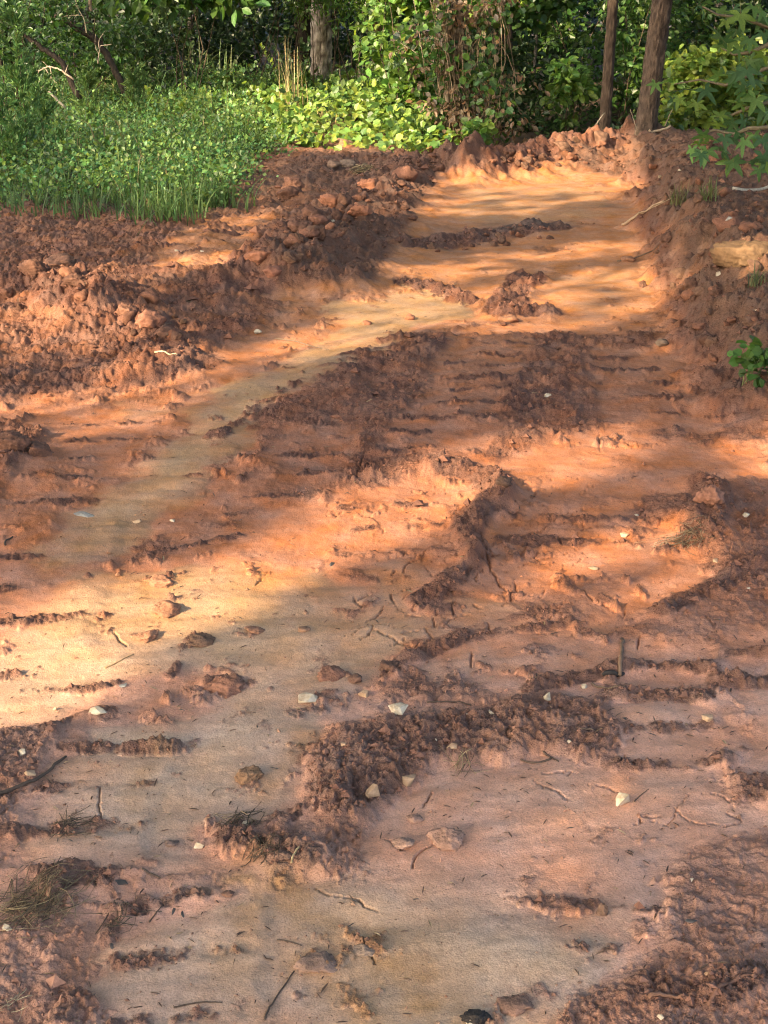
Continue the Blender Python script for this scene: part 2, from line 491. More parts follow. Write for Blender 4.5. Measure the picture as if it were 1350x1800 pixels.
TRACKS = [  # centre line px, width m, pitch m, ridge height, ridge thickness
    ([(225, 1290), (160, 1400), (105, 1540)], 0.30, 0.150, 0.022, 0.030),
    ([(330, 1530), (330, 1660), (310, 1820)], 0.26, 0.160, 0.016, 0.030),
    ([(1170, 1150), (1165, 1270), (1190, 1390)], 0.24, 0.150, 0.022, 0.034),
    ([(1345, 1130), (1360, 1250), (1400, 1400)], 0.22, 0.150, 0.022, 0.034),
    ([(200, 730), (120, 860), (60, 1010), (20, 1130)], 0.42, 0.22, 0.020, 0.035),
    ([(1010, 860), (990, 960)], 0.40, 0.19, 0.018, 0.035),
    ([(860, 600), (820, 690), (760, 800)], 0.40, 0.20, 0.016, 0.04),
    ([(690, 870), (700, 1010)], 0.36, 0.20, 0.016, 0.035),
    ([(330, 790), (250, 900)], 0.30, 0.20, 0.012, 0.03),
    ([(560, 760), (480, 900)], 0.32, 0.20, 0.012, 0.03),
    ([(1100, 620), (1130, 760)], 0.36, 0.22, 0.014, 0.04),
    ([(420, 410), (320, 500)], 0.5, 0.30, 0.02, 0.06),
]
PANS = [  # silt filled hollows: polygon, depth, tan amount 0..1 , wet
    ([(600, 1490), (640, 1455), (700, 1410), (800, 1370), (920, 1350), (1000, 1335), (1150, 1360), (1300, 1395), (1345, 1440), (1330, 1480), (1210, 1500), (1150, 1530), (1180, 1580), (1130, 1640), (980, 1600), (860, 1570), (740, 1555), (620, 1530)], 0.020, 0.12, 0.75),
    ([(600, 1530), (740, 1560), (880, 1590), (1000, 1620), (1100, 1660), (1080, 1730), (1000, 1800), (900, 1880), (600, 1880), (480, 1720), (400, 1600), (480, 1550)], 0.016, 0.95, 0.55),
    ([(170, 1290), (300, 1275), (430, 1230), (560, 1280), (550, 1360), (480, 1430), (380, 1450), (250, 1430), (200, 1380), (110, 1340)], 0.016, 0.85, 0.8),
    ([(430, 1180), (640, 1100), (720, 1130), (660, 1180), (540, 1260), (430, 1230)], 0.014, 0.8, 0.6),
    ([(-40, 1200), (20, 1120), (130, 1030), (330, 1000), (560, 1000), (600, 1060), (620, 1120), (480, 1180), (330, 1190), (200, 1200), (100, 1270), (-40, 1290)], 0.014, 0.85, 0.5),
    ([(60, 1340), (200, 1330), (330, 1340), (330, 1500), (180, 1520), (20, 1520)], 0.012, 0.5, 0.75),
    ([(170, 1640), (420, 1600), (520, 1720), (560, 1860), (200, 1860), (150, 1760)], 0.012, 0.75, 0.6),
    ([(1090, 1225), (1250, 1215), (1250, 1350), (1100, 1345)], 0.014, 0.05, 0.75),
    ([(1290, 1200), (1420, 1190), (1440, 1370), (1310, 1360)], 0.014, 0.05, 0.75),
    ([(560, 1030), (700, 990), (820, 1040), (1020, 1060), (960, 1100), (760, 1150), (620, 1120)], 0.008, 0.35, 0.35),
    ([(300, 780), (380, 690), (500, 620), (600, 590), (700, 520), (850, 530), (760, 570), (640, 640), (540, 680), (440, 760), (380, 830), (280, 900), (250, 960), (80, 1010), (60, 960), (200, 860)], 0.014, 0.9, 0.5),
    ([(540, 560), (640, 500), (760, 505), (850, 545), (760, 568), (640, 575)], 0.012, 1.0, 0.6),
    ([(620, 440), (700, 400), (760, 420), (720, 455), (640, 460)], 0.012, 1.0, 0.6),
    ([(700, 370), (760, 320), (1050, 320), (1095, 370), (1000, 400), (820, 395)], 0.008, 0.5, 0.3),
    ([(950, 500), (1120, 450), (1140, 540), (1000, 580)], 0.008, 0.25, 0.25),
    ([(900, 1100), (1050, 1080), (1150, 1100), (1090, 1170), (950, 1180), (760, 1220), (740, 1170)], 0.010, 0.15, 0.5),
    ([(180, 700), (330, 640), (420, 640), (340, 720), (220, 740)], 0.006, 0.4, 0.2),
]
CRACKS = [
    [(929, 958), (910, 981), (880, 978), (855, 993), (858, 1001), (872, 1018), (880, 1032), (898, 1046), (898, 1055), (882, 1066)],
    [(948, 968), (941, 978), (950, 987)], [(905, 1020), (907, 1035), (910, 1044)], [(880, 1040), (930, 1046), (952, 1049), (957, 1038)],
    [(751, 973), (739, 986), (721, 993), (705, 1017)], [(736, 1042), (730, 1050), (708, 1057)], [(673, 1067), (662, 1085), (644, 1095)],
    [(619, 1054), (637, 1070)], [(650, 1050), (630, 1060)], [(656, 1104), (647, 1121), (632, 1125)],
    [(653, 1113), (680, 1119), (701, 1131), (689, 1137)], [(701, 1131), (730, 1136), (766, 1122)], [(745, 1101), (754, 1116), (763, 1124)],
    [(760, 1088), (764, 1100), (784, 1100)], [(695, 1082), (748, 1085)], [(804, 1057), (794, 1064), (796, 1082)], [(831, 1064), (849, 1072)],
    [(858, 1094), (862, 1115)], [(819, 1107), (813, 1121)], [(832, 1146), (827, 1168)], [(683, 1044), (692, 1061)],
    [(1025, 1035), (1040, 1055), (1072, 1070)], [(977, 940), (987, 957)], [(679, 1476), (697, 1488), (714, 1497)],
    [(762, 1488), (739, 1497), (720, 1529)], [(939, 1377), (964, 1391), (1005, 1405)], [(1033, 1380), (1070, 1382), (1090, 1394)],
    [(952, 1364), (982, 1359), (1017, 1359)], [(890, 1295), (895, 1322)], [(1185, 1422), (1207, 1440), (1230, 1447), (1315, 1447)],
    [(1120, 1435), (1162, 1437)], [(1280, 1430), (1312, 1446)], [(177, 1392), (173, 1420), (182, 1450)],
    [(557, 1557), (580, 1575), (615, 1582), (665, 1602)], [(1098, 1330), (1085, 1350)], [(760, 1395), (745, 1420)],
    [(1052, 765), (1055, 790), (1060, 800)], [(915, 862), (945, 868), (930, 880)], [(1240, 1090), (1252, 1112)], [(450, 1030), (470, 1010)],
    [(200, 1115), (222, 1140)], [(1125, 1120), (1120, 1140)], [(610, 850), (640, 830), (650, 815)], [(640, 800), (625, 850)],
    [(700, 1290), (720, 1310)], [(560, 1300), (568, 1330)], [(80, 1450), (120, 1445)], [(640, 1655), (660, 1690)],
]
CLAY = np.array([0.400, 0.160, 0.080]); TAN = np.array([0.410, 0.240, 0.122]); CRUMB = np.array([0.165, 0.074, 0.048])
ORANGE = np.array([0.420, 0.182, 0.080]); TOPSOIL = np.array([0.125, 0.070, 0.047]); SAND = np.array([0.40, 0.215, 0.09])
PINK = np.array([0.490, 0.275, 0.195]); GREYTAN = np.array([0.430, 0.295, 0.202]); HUMUS = np.array([0.075, 0.050, 0.032])

def build_ground():
    X, Y = GX, GY
    near = sstep(9.0, 5.0, Y)
    # noise-warped coordinates so that no outline is clean
    wx = fbm(X, Y, 3.0, 4, 1); wy = fbm(X, Y, 3.0, 4, 9)
    fx = fbm(X, Y, 14.0, 3, 21); fy = fbm(X, Y, 14.0, 3, 29)
    ws = np.clip(0.02 + 0.02 * Y, 0.04, 0.3)
    XW = X + ws * wx + 0.02 * fx; YW = Y + ws * 1.3 * wy + 0.02 * fy
    # macro relief
    M = 0.045 * fbm(X, Y, 0.35, 3, 40) * sstep(2, 8, Y) + 0.016 * fbm(X, Y, 1.3, 3, 44) * sstep(1.0, 4, Y) + 0.008 * fbm(X, Y, 2.1, 3, 45)
    left = road_left(YW) - XW; right = XW - road_right(YW)
    inl = sstep(5.5, 8.5, Y)
    M += inl * 0.10 * sstep(-0.1, 0.7, left) + 0.14 * sstep(10, 17, Y) * sstep(0.2, 1.5, left)
    M += 0.12 * sstep(14.5, 20, Y)
    hb = np.interp(Y, [3.0, 4.2, 5, 6, 9, 12, 14, 18], [0.0, 0.05, 0.16, 0.27, 0.31, 0.27, 0.18, 0.1])
    bank = sstep(-0.12, 0.45, right + 0.10 * wx)
    M += hb * bank
    bankm = np.clip(bank * sstep(3.6, 5.2, Y), 0, 1)
    M += bankm * 0.05 * fbm(X, Y, 2.2, 4, 50, 0.6)
    leftm = sstep(-0.05, 0.35, left) * sstep(4.5, 6.5, Y)
    M += leftm * 0.035 * fbm(X, Y, 2.4, 4, 55)
    # crumbliness
    bk = sstep(-0.16, 0.08, right) * sstep(3.9, 5.4, Y)
    K = np.maximum(0.95 * bk, 0.75 * sstep(-0.10, 0.15, left) * sstep(4.6, 6.2, Y))
    K = np.maximum(K, 0.75 * sstep(0.10, 0.42, fbm(X, Y, 2.6, 4, 60)) * sstep(6.5, 4.5, Y))
    K = np.maximum(K, 0.5 * sstep(0.15, 0.5, fbm(X, Y, 2.0, 4, 61)) * sstep(4.5, 6.5, Y))
    isl = sstep(0.14, 0.30, fbm(X, Y, 9.0, 5, 62, 0.62) + 0.07 * sstep(3.4, 2.4, Y)) * sstep(-0.22, 0.10, fbm(X, Y, 1.9, 3, 66)) * sstep(9, 6, Y)
    K = np.maximum(K, 0.8 * isl)
    up = 0.008 * K + 0.008 * isl
    for pts, hgt, k in CRUMB_ZONES:
        m = poly_mask(XW, YW, WL(pts), 0.05)
        K = np.maximum(K, k * m * (0.75 + 0.5 * np.clip(wx + 0.3, 0, 1))); up = up + hgt * m
    humus = np.zeros_like(X)
    lumpn = 0.85 + 0.9 * fbm(X, Y, 9.0, 3, 70)
    lumpc = 0.9 + 0.9 * fbm(X, Y, 3.2, 4, 71, 0.6)
    XR = X + 0.35 * ws * wx + 0.012 * fx; YR = Y + 0.35 * ws * wy + 0.012 * fy
    for pts, z, hgt, wid, k in RIDGES:
        P = WL(pts, z)
        hgt = hgt * (0.45 if wid > 0.12 else 0.7)
        d, m, s, off = poly_dist(XR, YR, P, wid * 3)
        gsn = np.exp(-(d / wid) ** 2)
        up = up + hgt * gsn * np.clip(np.where(wid > 0.12, lumpc, lumpn), 0.25, 1.45)
        K = np.maximum(K, k * sstep(0.25, 0.6, gsn))
        if z >= 0.25: humus = np.maximum(humus, sstep(0.15, 0.6, gsn))
    # machine track prints: bars of squeezed mud between pressed flats
    press = np.zeros_like(X)
    for pts, wid, pitch, hgt, th in TRACKS:
        P = WL(pts)
        d, m, s, off = poly_dist(XW * 0.6 + X * 0.4, YW * 0.6 + Y * 0.4, P, wid)
        if s is None: continue
        lat = np.zeros_like(X); ss = np.zeros_like(X)
        lat[m] = off; ss[m] = s
        inside = sstep(wid * 0.56, wid * 0.42, np.abs(lat)) * m * (d < wid * 0.62)
        beyond = sstep(0.09, 0.0, np.sqrt(np.maximum(d * d - lat * lat, 0)))
        inside = inside * beyond
        if Y[m].mean() > 3.2: hgt = hgt * 0.7
        ph = ((ss + 0.16 * lat + 0.05 * wy) / pitch) % 1.0
        dist = np.abs(ph - 0.5) * pitch
        bar = np.exp(-(dist / th) ** 2) * inside * np.clip(np.where(Y > 3.4, 0.5, 0.8) + 1.4 * wx + 0.8 * fx, 0.0, 1.25)
        edge = np.exp(-((np.abs(lat) - wid * 0.53) / 0.03) ** 2) * m * (d < wid * 0.62) * beyond * np.clip(0.5 + 1.2 * wy, 0, 1)
        up = up * (1 - 0.5 * inside) + 0.8 * hgt * bar + 0.3 * hgt * edge
        K = K * (1 - 0.75 * inside)
        K = np.maximum(K, 0.95 * sstep(0.25, 0.6, bar)); K = np.maximum(K, 0.7 * sstep(0.4, 0.8, edge) * (wx > -0.1))
        press = np.maximum(press, inside * (1 - bar))
    # crumb relief: three sizes of granules
    g1, _i = worley(X + 0.004 * fx, Y + 0.004 * fy, 62.0, 3)
    g2, i2 = worley(X + 0.012 * fx, Y, 27.0, 5)
    g3, i3 = worley(X + 0.03 * fx, Y + 0.03 * fy, 9.5, 8)
    fz = fbm(X, Y, 38.0, 4, 88, 0.72)
    fine = (0.0035 * (0.55 - g1) + 0.007 * fz) * sstep(7.5, 4.0, Y) + 0.004 * (0.6 - g2) * (0.3 + i2) * sstep(13, 7, Y)
    big = 0.018 * (0.55 - g3) * (0.1 + 1.3 * i3 ** 2) * sstep(3.0, 6.5, Y)
    bl = (0.016 * np.abs(perlin(X * 17, Y * 17, 80)) * sstep(17, 11, Y) + 0.013 * np.abs(perlin(X * 36 + fx, Y * 36, 81)) * sstep(12, 8, Y)
          + 0.009 * np.abs(perlin(X * 75, Y * 75 + fx, 82)) * sstep(7, 4.5, Y) - 0.010)
    blf = (0.045 * np.abs(perlin(X * 4.2, Y * 4.2, 180)) + 0.030 * np.abs(perlin(X * 9 + fx, Y * 9, 181)) + 0.020 * np.abs(perlin(X * 19 + fx, Y * 19 + fy, 182)) - 0.028) * sstep(4.2, 6.5, Y)
    rough = K * (fine + big + bl * (1 + 0.8 * np.maximum(bankm, leftm)) + blf + 0.012 * fbm(X, Y, 9.0, 4, 83))
    flat = (1 - K) * (0.0035 * fbm(X, Y, 11.0, 4, 90) + 0.0012 * fbm(X, Y, 60.0, 3, 93) * near)
    H = M + up + rough + flat + 0.012 * fbm(X, Y, 3.3, 4, 96)
    # silt settles level in the hollows
    S = np.zeros_like(X); tanm = np.zeros_like(X); tanw = np.full_like(X, 1e-4); wet = np.zeros_like(X)
    lev = M + up * 0.15 - 0.010 + 0.004 * fbm(X, Y, 2.0, 2, 99) - 0.08 * np.maximum(bankm, leftm * 0.8) + 0.0 * X
    for pts, dep, tn, wt in PANS:
        m = poly_mask(XW, YW, WL(pts), 0.06)
        H = H - dep * m
        lev = np.maximum(lev, (M - 0.001 + 0.004 * fbm(X, Y, 4.0, 3, 101)) * m + (lev) * (1 - m))
        mc = poly_mask(XW + 0.05 * fx, YW, WL(pts), 0.15)
        tanm += tn * mc; tanw += mc; wet = np.maximum(wet, wt * m)
    lev = lev + press * 0.007
    # gentle swooshes drawn across the pans by the blade
    sw = fbm(X * 0.9 + Y * 1.2, Y * 3.6 - X * 1.1, 2.2, 3, 105)
    lev = lev + 0.009 * sw * near + (0.0045 * fbm(X, Y, 4, 3, 106, 0.5) + 0.0009 * fz) * near
    k = 0.004
    S = sstep(-0.007, 0.008, lev - H + 0.006 * fy)
    H2 = 0.5 * (H + lev + np.sqrt((H - lev) ** 2 + k * k))
    H = lerp(H, H2, sstep(15, 12, Y))
    S = S * sstep(15, 12, Y)
    # shrinkage cracks
    ck = np.zeros_like(X)
    jx = X + 0.010 * fbm(X, Y, 22, 3, 110); jy = Y + 0.016 * fbm(X, Y, 22, 3, 113)
    for pts in CRACKS:
        P = WL(pts)
        d, m, s, off = poly_dist(jx, jy, P, 0.05)
        if s is None: continue
        L = float(np.hypot(*np.diff(P, axis=0).T).sum()); sv = np.zeros_like(X); sv[m] = s
        w = 0.0019 * (0.5 + 0.6 * np.sin(np.clip(sv / L, 0.03, 0.97) * np.pi)) * (0.55 + 0.20 * Y)
        c = sstep(w * 1.05, w * 0.55, d)
        ck = np.maximum(ck, c)
    cm = poly_mask(XW, YW, WL([(600, 1040), (700, 960), (840, 930), (960, 930), (1060, 1010), (1080, 1080), (900, 1110), (800, 1160), (680, 1170), (600, 1130)]), 0.10)
    cm = np.maximum(cm, 0.8 * poly_mask(XW, YW, WL([(920, 860), (1150, 830), (1180, 960), (960, 960)]), 0.08))
    cm = np.maximum(cm, 0.55 * poly_mask(XW, YW, WL([(900, 1350), (1320, 1390), (1330, 1470), (1000, 1440)]), 0.05))
    cm = np.maximum(cm, 0.5 * poly_mask(XW, YW, WL([(560, 830), (760, 790), (780, 900), (600, 960)]), 0.08))
    f1c, f2c, _c = worley(X + 0.018 * fbm(X, Y, 12, 3, 131), Y + 0.03 * fbm(X, Y, 12, 3, 133), 7.5, 41, True)
    opn = sstep(-0.10, 0.25, fbm(X, Y, 4.5, 2, 135)) * cm
    ck = np.maximum(ck, sstep(0.020, 0.010, (f2c - f1c) / np.clip(opn, 0.12, 1)) * (opn > 0.15) * (K < 0.5))
    H = H - 0.014 * ck
    # colour of the soil, with shade and sky brightness partly painted in
    tmix = np.clip(tanm / np.maximum(tanw, 1e-3), 0, 1) * np.clip(tanw, 0, 1)
    tmix = np.clip(tmix + 0.45 * wx * np.clip(tanw, 0.15, 1), 0, 1)
    n5 = fbm(X, Y, 5.0, 4, 120); n6 = fbm(X, Y, 1.2, 3, 125)
    far = sstep(4.5, 8.0, Y)
    base = lerp(CLAY, ORANGE, far[..., None])
    fore = sstep(3.6, 2.6, Y)  # foreground soil colour lifted to give it more sky brightness
    base = lerp(base, PINK, (0.75 * fore)[..., None])
    silt = lerp(base, lerp(TAN, GREYTAN, fore[..., None]), tmix[..., None])
    dark = lerp(lerp(CRUMB, np.array([0.170, 0.092, 0.067]), fore[..., None]), TOPSOIL, np.clip(bk * sstep(-0.05, 0.22, right) * 0.95 + 0.5 * sstep(8, 10, Y) * leftm, 0, 1)[..., None])
    C = lerp(base, dark, np.clip((K - 0.1) * 1.5 * (0.8 + 0.5 * n5), 0, 1)[..., None])
    C = lerp(C, TOPSOIL * 1.05, (0.75 * humus * np.clip(0.8 + 1.2 * n5, 0, 1))[..., None])
    C = lerp(C, silt, S[..., None])
    C = C * (1 + 0.18 * n5 + 0.10 * n6 + 0.10 * sw * near + 0.10 * fz * (0.4 + 0.6 * near))[..., None]
    mid_shade = poly_mask(XW, YW, WL([(560, 640), (760, 590), (1180, 590), (1200, 740), (900, 790), (700, 850), (540, 900), (420, 880), (430, 760)]), 0.25)  # shaded mid-road band painted into the soil colour
    C = lerp(C, C * np.array([0.78, 0.80, 0.86]), mid_shade[..., None])
    # orange sand washed in streaks
    for pts, w, a in (([(420, 1540), (520, 1590), (640, 1660), (760, 1760), (830, 1850)], 0.075, 0.85), ([(470, 1400), (500, 1340), (540, 1300)], 0.03, 0.4),
                      ([(240, 1440), (270, 1380), (300, 1320)], 0.03, 0.45), ([(400, 1690), (420, 1600)], 0.03, 0.5), ([(560, 1730), (620, 1800)], 0.06, 0.6)):
        d, m, s, off = poly_dist(XW, YW, WL(pts), w * 3)
        st = np.exp(-(d / w) ** 2) * a * np.clip(0.7 + 0.9 * fx, 0, 1)
        C = lerp(C, SAND * 0.92, st[..., None])
    # dark smear and patches on the upper road
    for pts, w, a in (([(915, 402), (985, 400)], 0.20, 0.85), ([(740, 420), (800, 408), (900, 398)], 0.25, 0.5), ([(960, 365), (1075, 360)], 0.10, 0.6), ([(775, 435), (800, 440)], 0.12, 0.7)):
        d, m, s, off = poly_dist(XW, YW, WL(pts), w * 4)
        st = np.exp(-(d / w) ** 2) * a * np.clip(0.75 + 0.9 * wx, 0, 1)
        C = lerp(C, np.array([0.075, 0.062, 0.055]), st[..., None])
    # left bank under the grass and forest floor
    gm = poly_mask(XW, YW, GRASS_POLY, 0.25)
    forest = sstep(13.6, 15.5, Y + 0.6 * wx)
    hum = np.clip(np.maximum(gm, forest), 0, 1)
    C = lerp(C, HUMUS * (1 + 0.4 * n5)[..., None], hum[..., None])
    K = np.maximum(K, hum * 0.6)
    wetv = np.clip(S * (0.35 + wet), 0, 1) * sstep(7.5, 3.5, Y) + 0.12 * near
    C = np.clip(C, 0.02, 0.8)
    return H, C, np.clip(wetv, 0, 1), np.clip(K * (1 - S), 0, 1), ck

GRASS_POLY = np.vstack([WL([(-120, 340), (0, 352), (120, 362), (300, 384), (400, 360), (438, 320), (430, 290), (470, 262), (520, 228), (620, 216), (720, 212)], 0.12),
                        [[0.2, 17.0], [-0.2, 21.0], [-14, 21.0], [-10, 12]]])
GH, GC, GW, GK, GCK = build_ground()
nr, nc = GX.shape
ii = (np.arange(nr - 1)[:, None] * nc + np.arange(nc - 1)[None]).ravel()
gf = np.stack([ii, ii + 1, ii + nc + 1, ii + nc], 1)
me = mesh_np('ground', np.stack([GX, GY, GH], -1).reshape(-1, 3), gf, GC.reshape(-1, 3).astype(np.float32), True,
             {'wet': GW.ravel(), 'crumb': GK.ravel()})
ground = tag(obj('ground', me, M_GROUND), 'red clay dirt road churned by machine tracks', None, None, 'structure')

def gsample(A, x, y):
    x = np.asarray(x, float); y = np.asarray(y, float)
    r = np.clip(np.interp(y, ROWS, np.arange(nr)), 0, nr - 1.001)
    c = np.clip(np.interp(x / frame_w(y), TCOL, np.arange(nc)), 0, nc - 1.001)
    r0 = r.astype(int); c0 = c.astype(int); fr = r - r0; fc = c - c0
    if A.ndim == 3: fr = fr[..., None]; fc = fc[..., None]
    return (A[r0, c0] * (1 - fr) + A[r0 + 1, c0] * fr) * (1 - fc) + (A[r0, c0 + 1] * (1 - fr) + A[r0 + 1, c0 + 1] * fr) * fc

def gz(x, y):
    return float(gsample(GH, x, y))

def WG(px, py):
    """where the ray through the photo pixel meets the built ground"""
    a = (px - 675.0) / FPX; b = (900.0 - py) / FPX
    d = np.array([a, CP + b * SP, -SP + b * CP])
    ts = np.geomspace(1.2, 60, 4000)
    p = ts[:, None] * d
    zz = CAM_H + p[:, 2] - gsample(GH, p[:, 0], p[:, 1])
    k = np.argmax(zz < 0) if (zz < 0).any() else len(ts) - 1
    return Vector((p[k, 0], p[k, 1], CAM_H + p[k, 2])), ts[k] * (CP * d[1] + SP * -d[2])

# loose crumbs lying on the churned mud ------------------------------------
def ico():
    V = np.array([(1, 0, 0), (0, 1, 0), (-1, 0, 0), (0, -1, 0), (0, 0, 1), (0, 0, -1)], float)
    F = np.array([(0, 1, 4), (1, 2, 4), (2, 3, 4), (3, 0, 4), (1, 0, 5), (2, 1, 5), (3, 2, 5), (0, 3, 5)])
    return V, F
ICO_V, ICO_F = ico()

def build_crumbs():
    n = 420000
    row = rng.uniform(np.searchsorted(ROWS, 1.6), np.searchsorted(ROWS, 13.0), n)
    y = np.interp(row, np.arange(nr), ROWS); x = rng.uniform(-1, 1, n) * frame_w(y)
    k = gsample(GK, x, y)
    keep = rng.random(n) < np.clip((k - 0.2) * 0.30, 0.022 * sstep(6, 3, y), 1) * (0.35 + 0.65 * (fbm(x, y, 6, 2, 200) > 0.0))
    x = x[keep]; y = y[keep]; k = k[keep]
    if len(x) > 42000: x, y, k = x[:42000], y[:42000], k[:42000]
    n = len(x)
    s = np.exp(rng.normal(0, 0.55, n)) * (0.0009 + 0.00048 * y) * (0.6 + 0.5 * k)
    s = np.minimum(s, 0.005 + 0.003 * y)
    V = ICO_V[None] * (1 + 0.28 * np.clip(rng.normal(size=(n, len(ICO_V), 1)), -1.6, 1.6))
    sc = s[:, None] * rng.uniform(0.7, 1.35, (n, 3)) * np.array([1.1, 1.1, 0.75])
    V = V * sc[:, None]
    ra = rng.uniform(0, 6.28, n)[:, None]; V[:, :, 0], V[:, :, 1] = V[:, :, 0] * np.cos(ra) - V[:, :, 1] * np.sin(ra), V[:, :, 0] * np.sin(ra) + V[:, :, 1] * np.cos(ra)
    V[:, :, 0] += x[:, None]; V[:, :, 1] += y[:, None]; V[:, :, 2] += (gsample(GH, x, y) + s * 0.25)[:, None]
    F = ICO_F[None] + (np.arange(n) * len(ICO_V))[:, None, None]
    c = lerp(gsample(GC, x, y), CRUMB * 0.95, rng.uniform(0.2, 0.9, (n, 1))) * rng.uniform(0.7, 1.15, (n, 1))
    C = np.repeat(c, len(ICO_V), 0)
    me = mesh_np('mud_crumbs', V.reshape(-1, 3), F.reshape(-1, 3), C.astype(np.float32), False)
    tag(obj('mud_crumbs', me, M_CRUMB), 'loose crumbs of red mud strewn over the churned road', 'mud crumbs', None, 'stuff')
build_crumbs()

# ------------------------------------------------------------------ leaf builders
LEAF = {  # outline in leaf space: x across, y along, folded along the rib
    'oval': (np.array([[0, 0, 0], [-.30, .35, .07], [-.24, .72, .05], [0, 1, -.04], [.24, .72, .05], [.30, .35, .07]]), np.array([[0, 3, 2, 1], [0, 5, 4, 3]])),
    'round': (np.array([[0, 0, 0], [-.46, .30, .08], [-.38, .74, .06], [0, 1, -.05], [.38, .74, .06], [.46, .30, .08]]), np.array([[0, 3, 2, 1], [0, 5, 4, 3]])),
    'lance': (np.array([[0, 0, 0], [-.11, .35, .03], [-.08, .72, .0], [0, 1, -.10], [.08, .72, .0], [.11, .35, .03]]), np.array([[0, 3, 2, 1], [0, 5, 4, 3]])),
    'quad': (np.array([[0, 0, 0], [-.36, .5, .05], [0, 1, 0], [.36, .5, .05]]), np.array([[0, 3, 2, 1]])),
}

def add_leaves(soup, P, D, U, size, kind, C):
    """P base points, D growing direction, U approximate face normal"""
    P = np.asarray(P, float); n = len(P)
    if n == 0: return
    V0, F0 = LEAF[kind]
    D = D / (np.linalg.norm(D, axis=1)[:, None] + 1e-9)
    X = np.cross(D, U); X /= np.linalg.norm(X, axis=1)[:, None] + 1e-9
    Z = np.cross(X, D)
    s = np.asarray(size).reshape(-1, 1, 1) * np.ones((n, 1, 1))
    V = P[:, None] + s * (V0[None, :, 0, None] * X[:, None] + V0[None, :, 1, None] * D[:, None] + V0[None, :, 2, None] * Z[:, None])
    F = F0[None] + (np.arange(n) * len(V0))[:, None, None]
    soup.add(V.reshape(-1, 3), None, F.reshape(-1, F0.shape[1]), np.repeat(C, len(V0), 0))

def leaf_cols(n, base, var=0.3, yellow=0.15, r=rng):
    base = np.asarray(base)
    v = np.exp(r.normal(0, var, (n, 1)))
    c = base[None] * v
    yl = np.clip(r.normal(0, 1, (n, 1)), -1.2, 2) * yellow
    c = c * np.concatenate([1 + 1.4 * yl, 1 + 0.3 * yl, 1 - 0.5 * yl], 1)
    return np.clip(c, 0.004, 0.5)

def clump_leaves(soup, centers, radius, per, size, kind, base, var=0.3, yellow=0.15, droop=0.3, flat=0.6, r=rng, out_from=None):
    centers = np.asarray(centers, float)
    n = len(centers) * per
    c = np.repeat(centers, per, 0)
    rad = np.repeat(np.broadcast_to(np.asarray(radius, float).reshape(-1, 1), (len(centers), 1)), per, 0)
    o = r.normal(0, 0.5, (n, 3)) * rad * np.array([1, 1, flat])
    P = c + o
    D = o / (np.linalg.norm(o, axis=1)[:, None] + 1e-6) + r.normal(0, 0.5, (n, 3)); D[:, 2] -= droop
    U = np.array([-0.3, -0.5, 0.9]) + r.normal(0, 0.5, (n, 3))
    tone = np.repeat(np.exp(r.normal(0, var * 0.5, (len(centers), 1))), per, 0)
    add_leaves(soup, P, D, U, size * r.uniform(0.6, 1.25, n), kind, leaf_cols(n, base, var * 0.7, yellow, r) * tone)

def twig(soup, a, b, r0, r1, col, bend=0.12, seg=5, n=5, r=rng):
    a = np.asarray(a, float); b = np.asarray(b, float); L = np.linalg.norm(b - a)
    t = np.linspace(0, 1, n)[:, None]
    k = r.normal(0, bend * L, 3)
    pts = a + (b - a) * t + k * np.sin(t * np.pi) + r.normal(0, bend * 0.12 * L, (n, 3)) * np.sin(t * np.pi)
    V, F3, F4 = tube_arrays(pts, np.linspace(r0, r1, n), seg)
    soup.add(V, F3, F4, col)
    return pts

BARK_BROWN = (0.095, 0.068, 0.048); BARK_GREY = (0.17, 0.145, 0.12); BARK_DARK = (0.045, 0.034, 0.026); STEM_GREEN = (0.09, 0.11, 0.04)

def place(o, v):
    o.location = v

def shrub(name, label, cat, base, ext, centers_n, per, size, kind, colr, group=None, stem_col=BARK_BROWN, var=0.3, yellow=0.15, lean=(0, 0), z0=0.25, crad=0.16, stem_r=0.008, droop=0.3, mat=None, top=1.0, seed=0, stems=9):
    """base point on the ground, ext = half widths x, y and height"""
    r = np.random.default_rng(seed + 1000)
    root = empty(name, base)
    th = r.uniform(0, 2 * np.pi, centers_n); rr = np.sqrt(r.random(centers_n)); zz = r.uniform(z0, 1.0, centers_n) ** top
    prof = 0.45 + 0.6 * np.sin(np.clip(zz, 0.05, 1) * np.pi * 0.75)
    C = np.stack([np.cos(th) * rr * ext[0] * prof + lean[0] * zz, np.sin(th) * rr * ext[1] * prof + lean[1] * zz, zz * ext[2]], 1)
    s = Soup()
    clump_leaves(s, C, crad, per, size, kind, colr, var, yellow, droop, 0.6, r)
    st = Soup()
    for i in range(min(stems, centers_n)):
        c = C[i * centers_n // max(1, min(stems, centers_n))]
        twig(st, (r.normal(0, 0.04), r.normal(0, 0.04), -0.05), c, stem_r, stem_r * 0.35, stem_col, 0.1, 5, 6, r)
    obj('stem', st.mesh('stem'), M_BARK, root)
    obj('foliage', s.mesh('foliage', False), mat or M_LEAF, root)
    tag(root, label, cat, group)
    return root

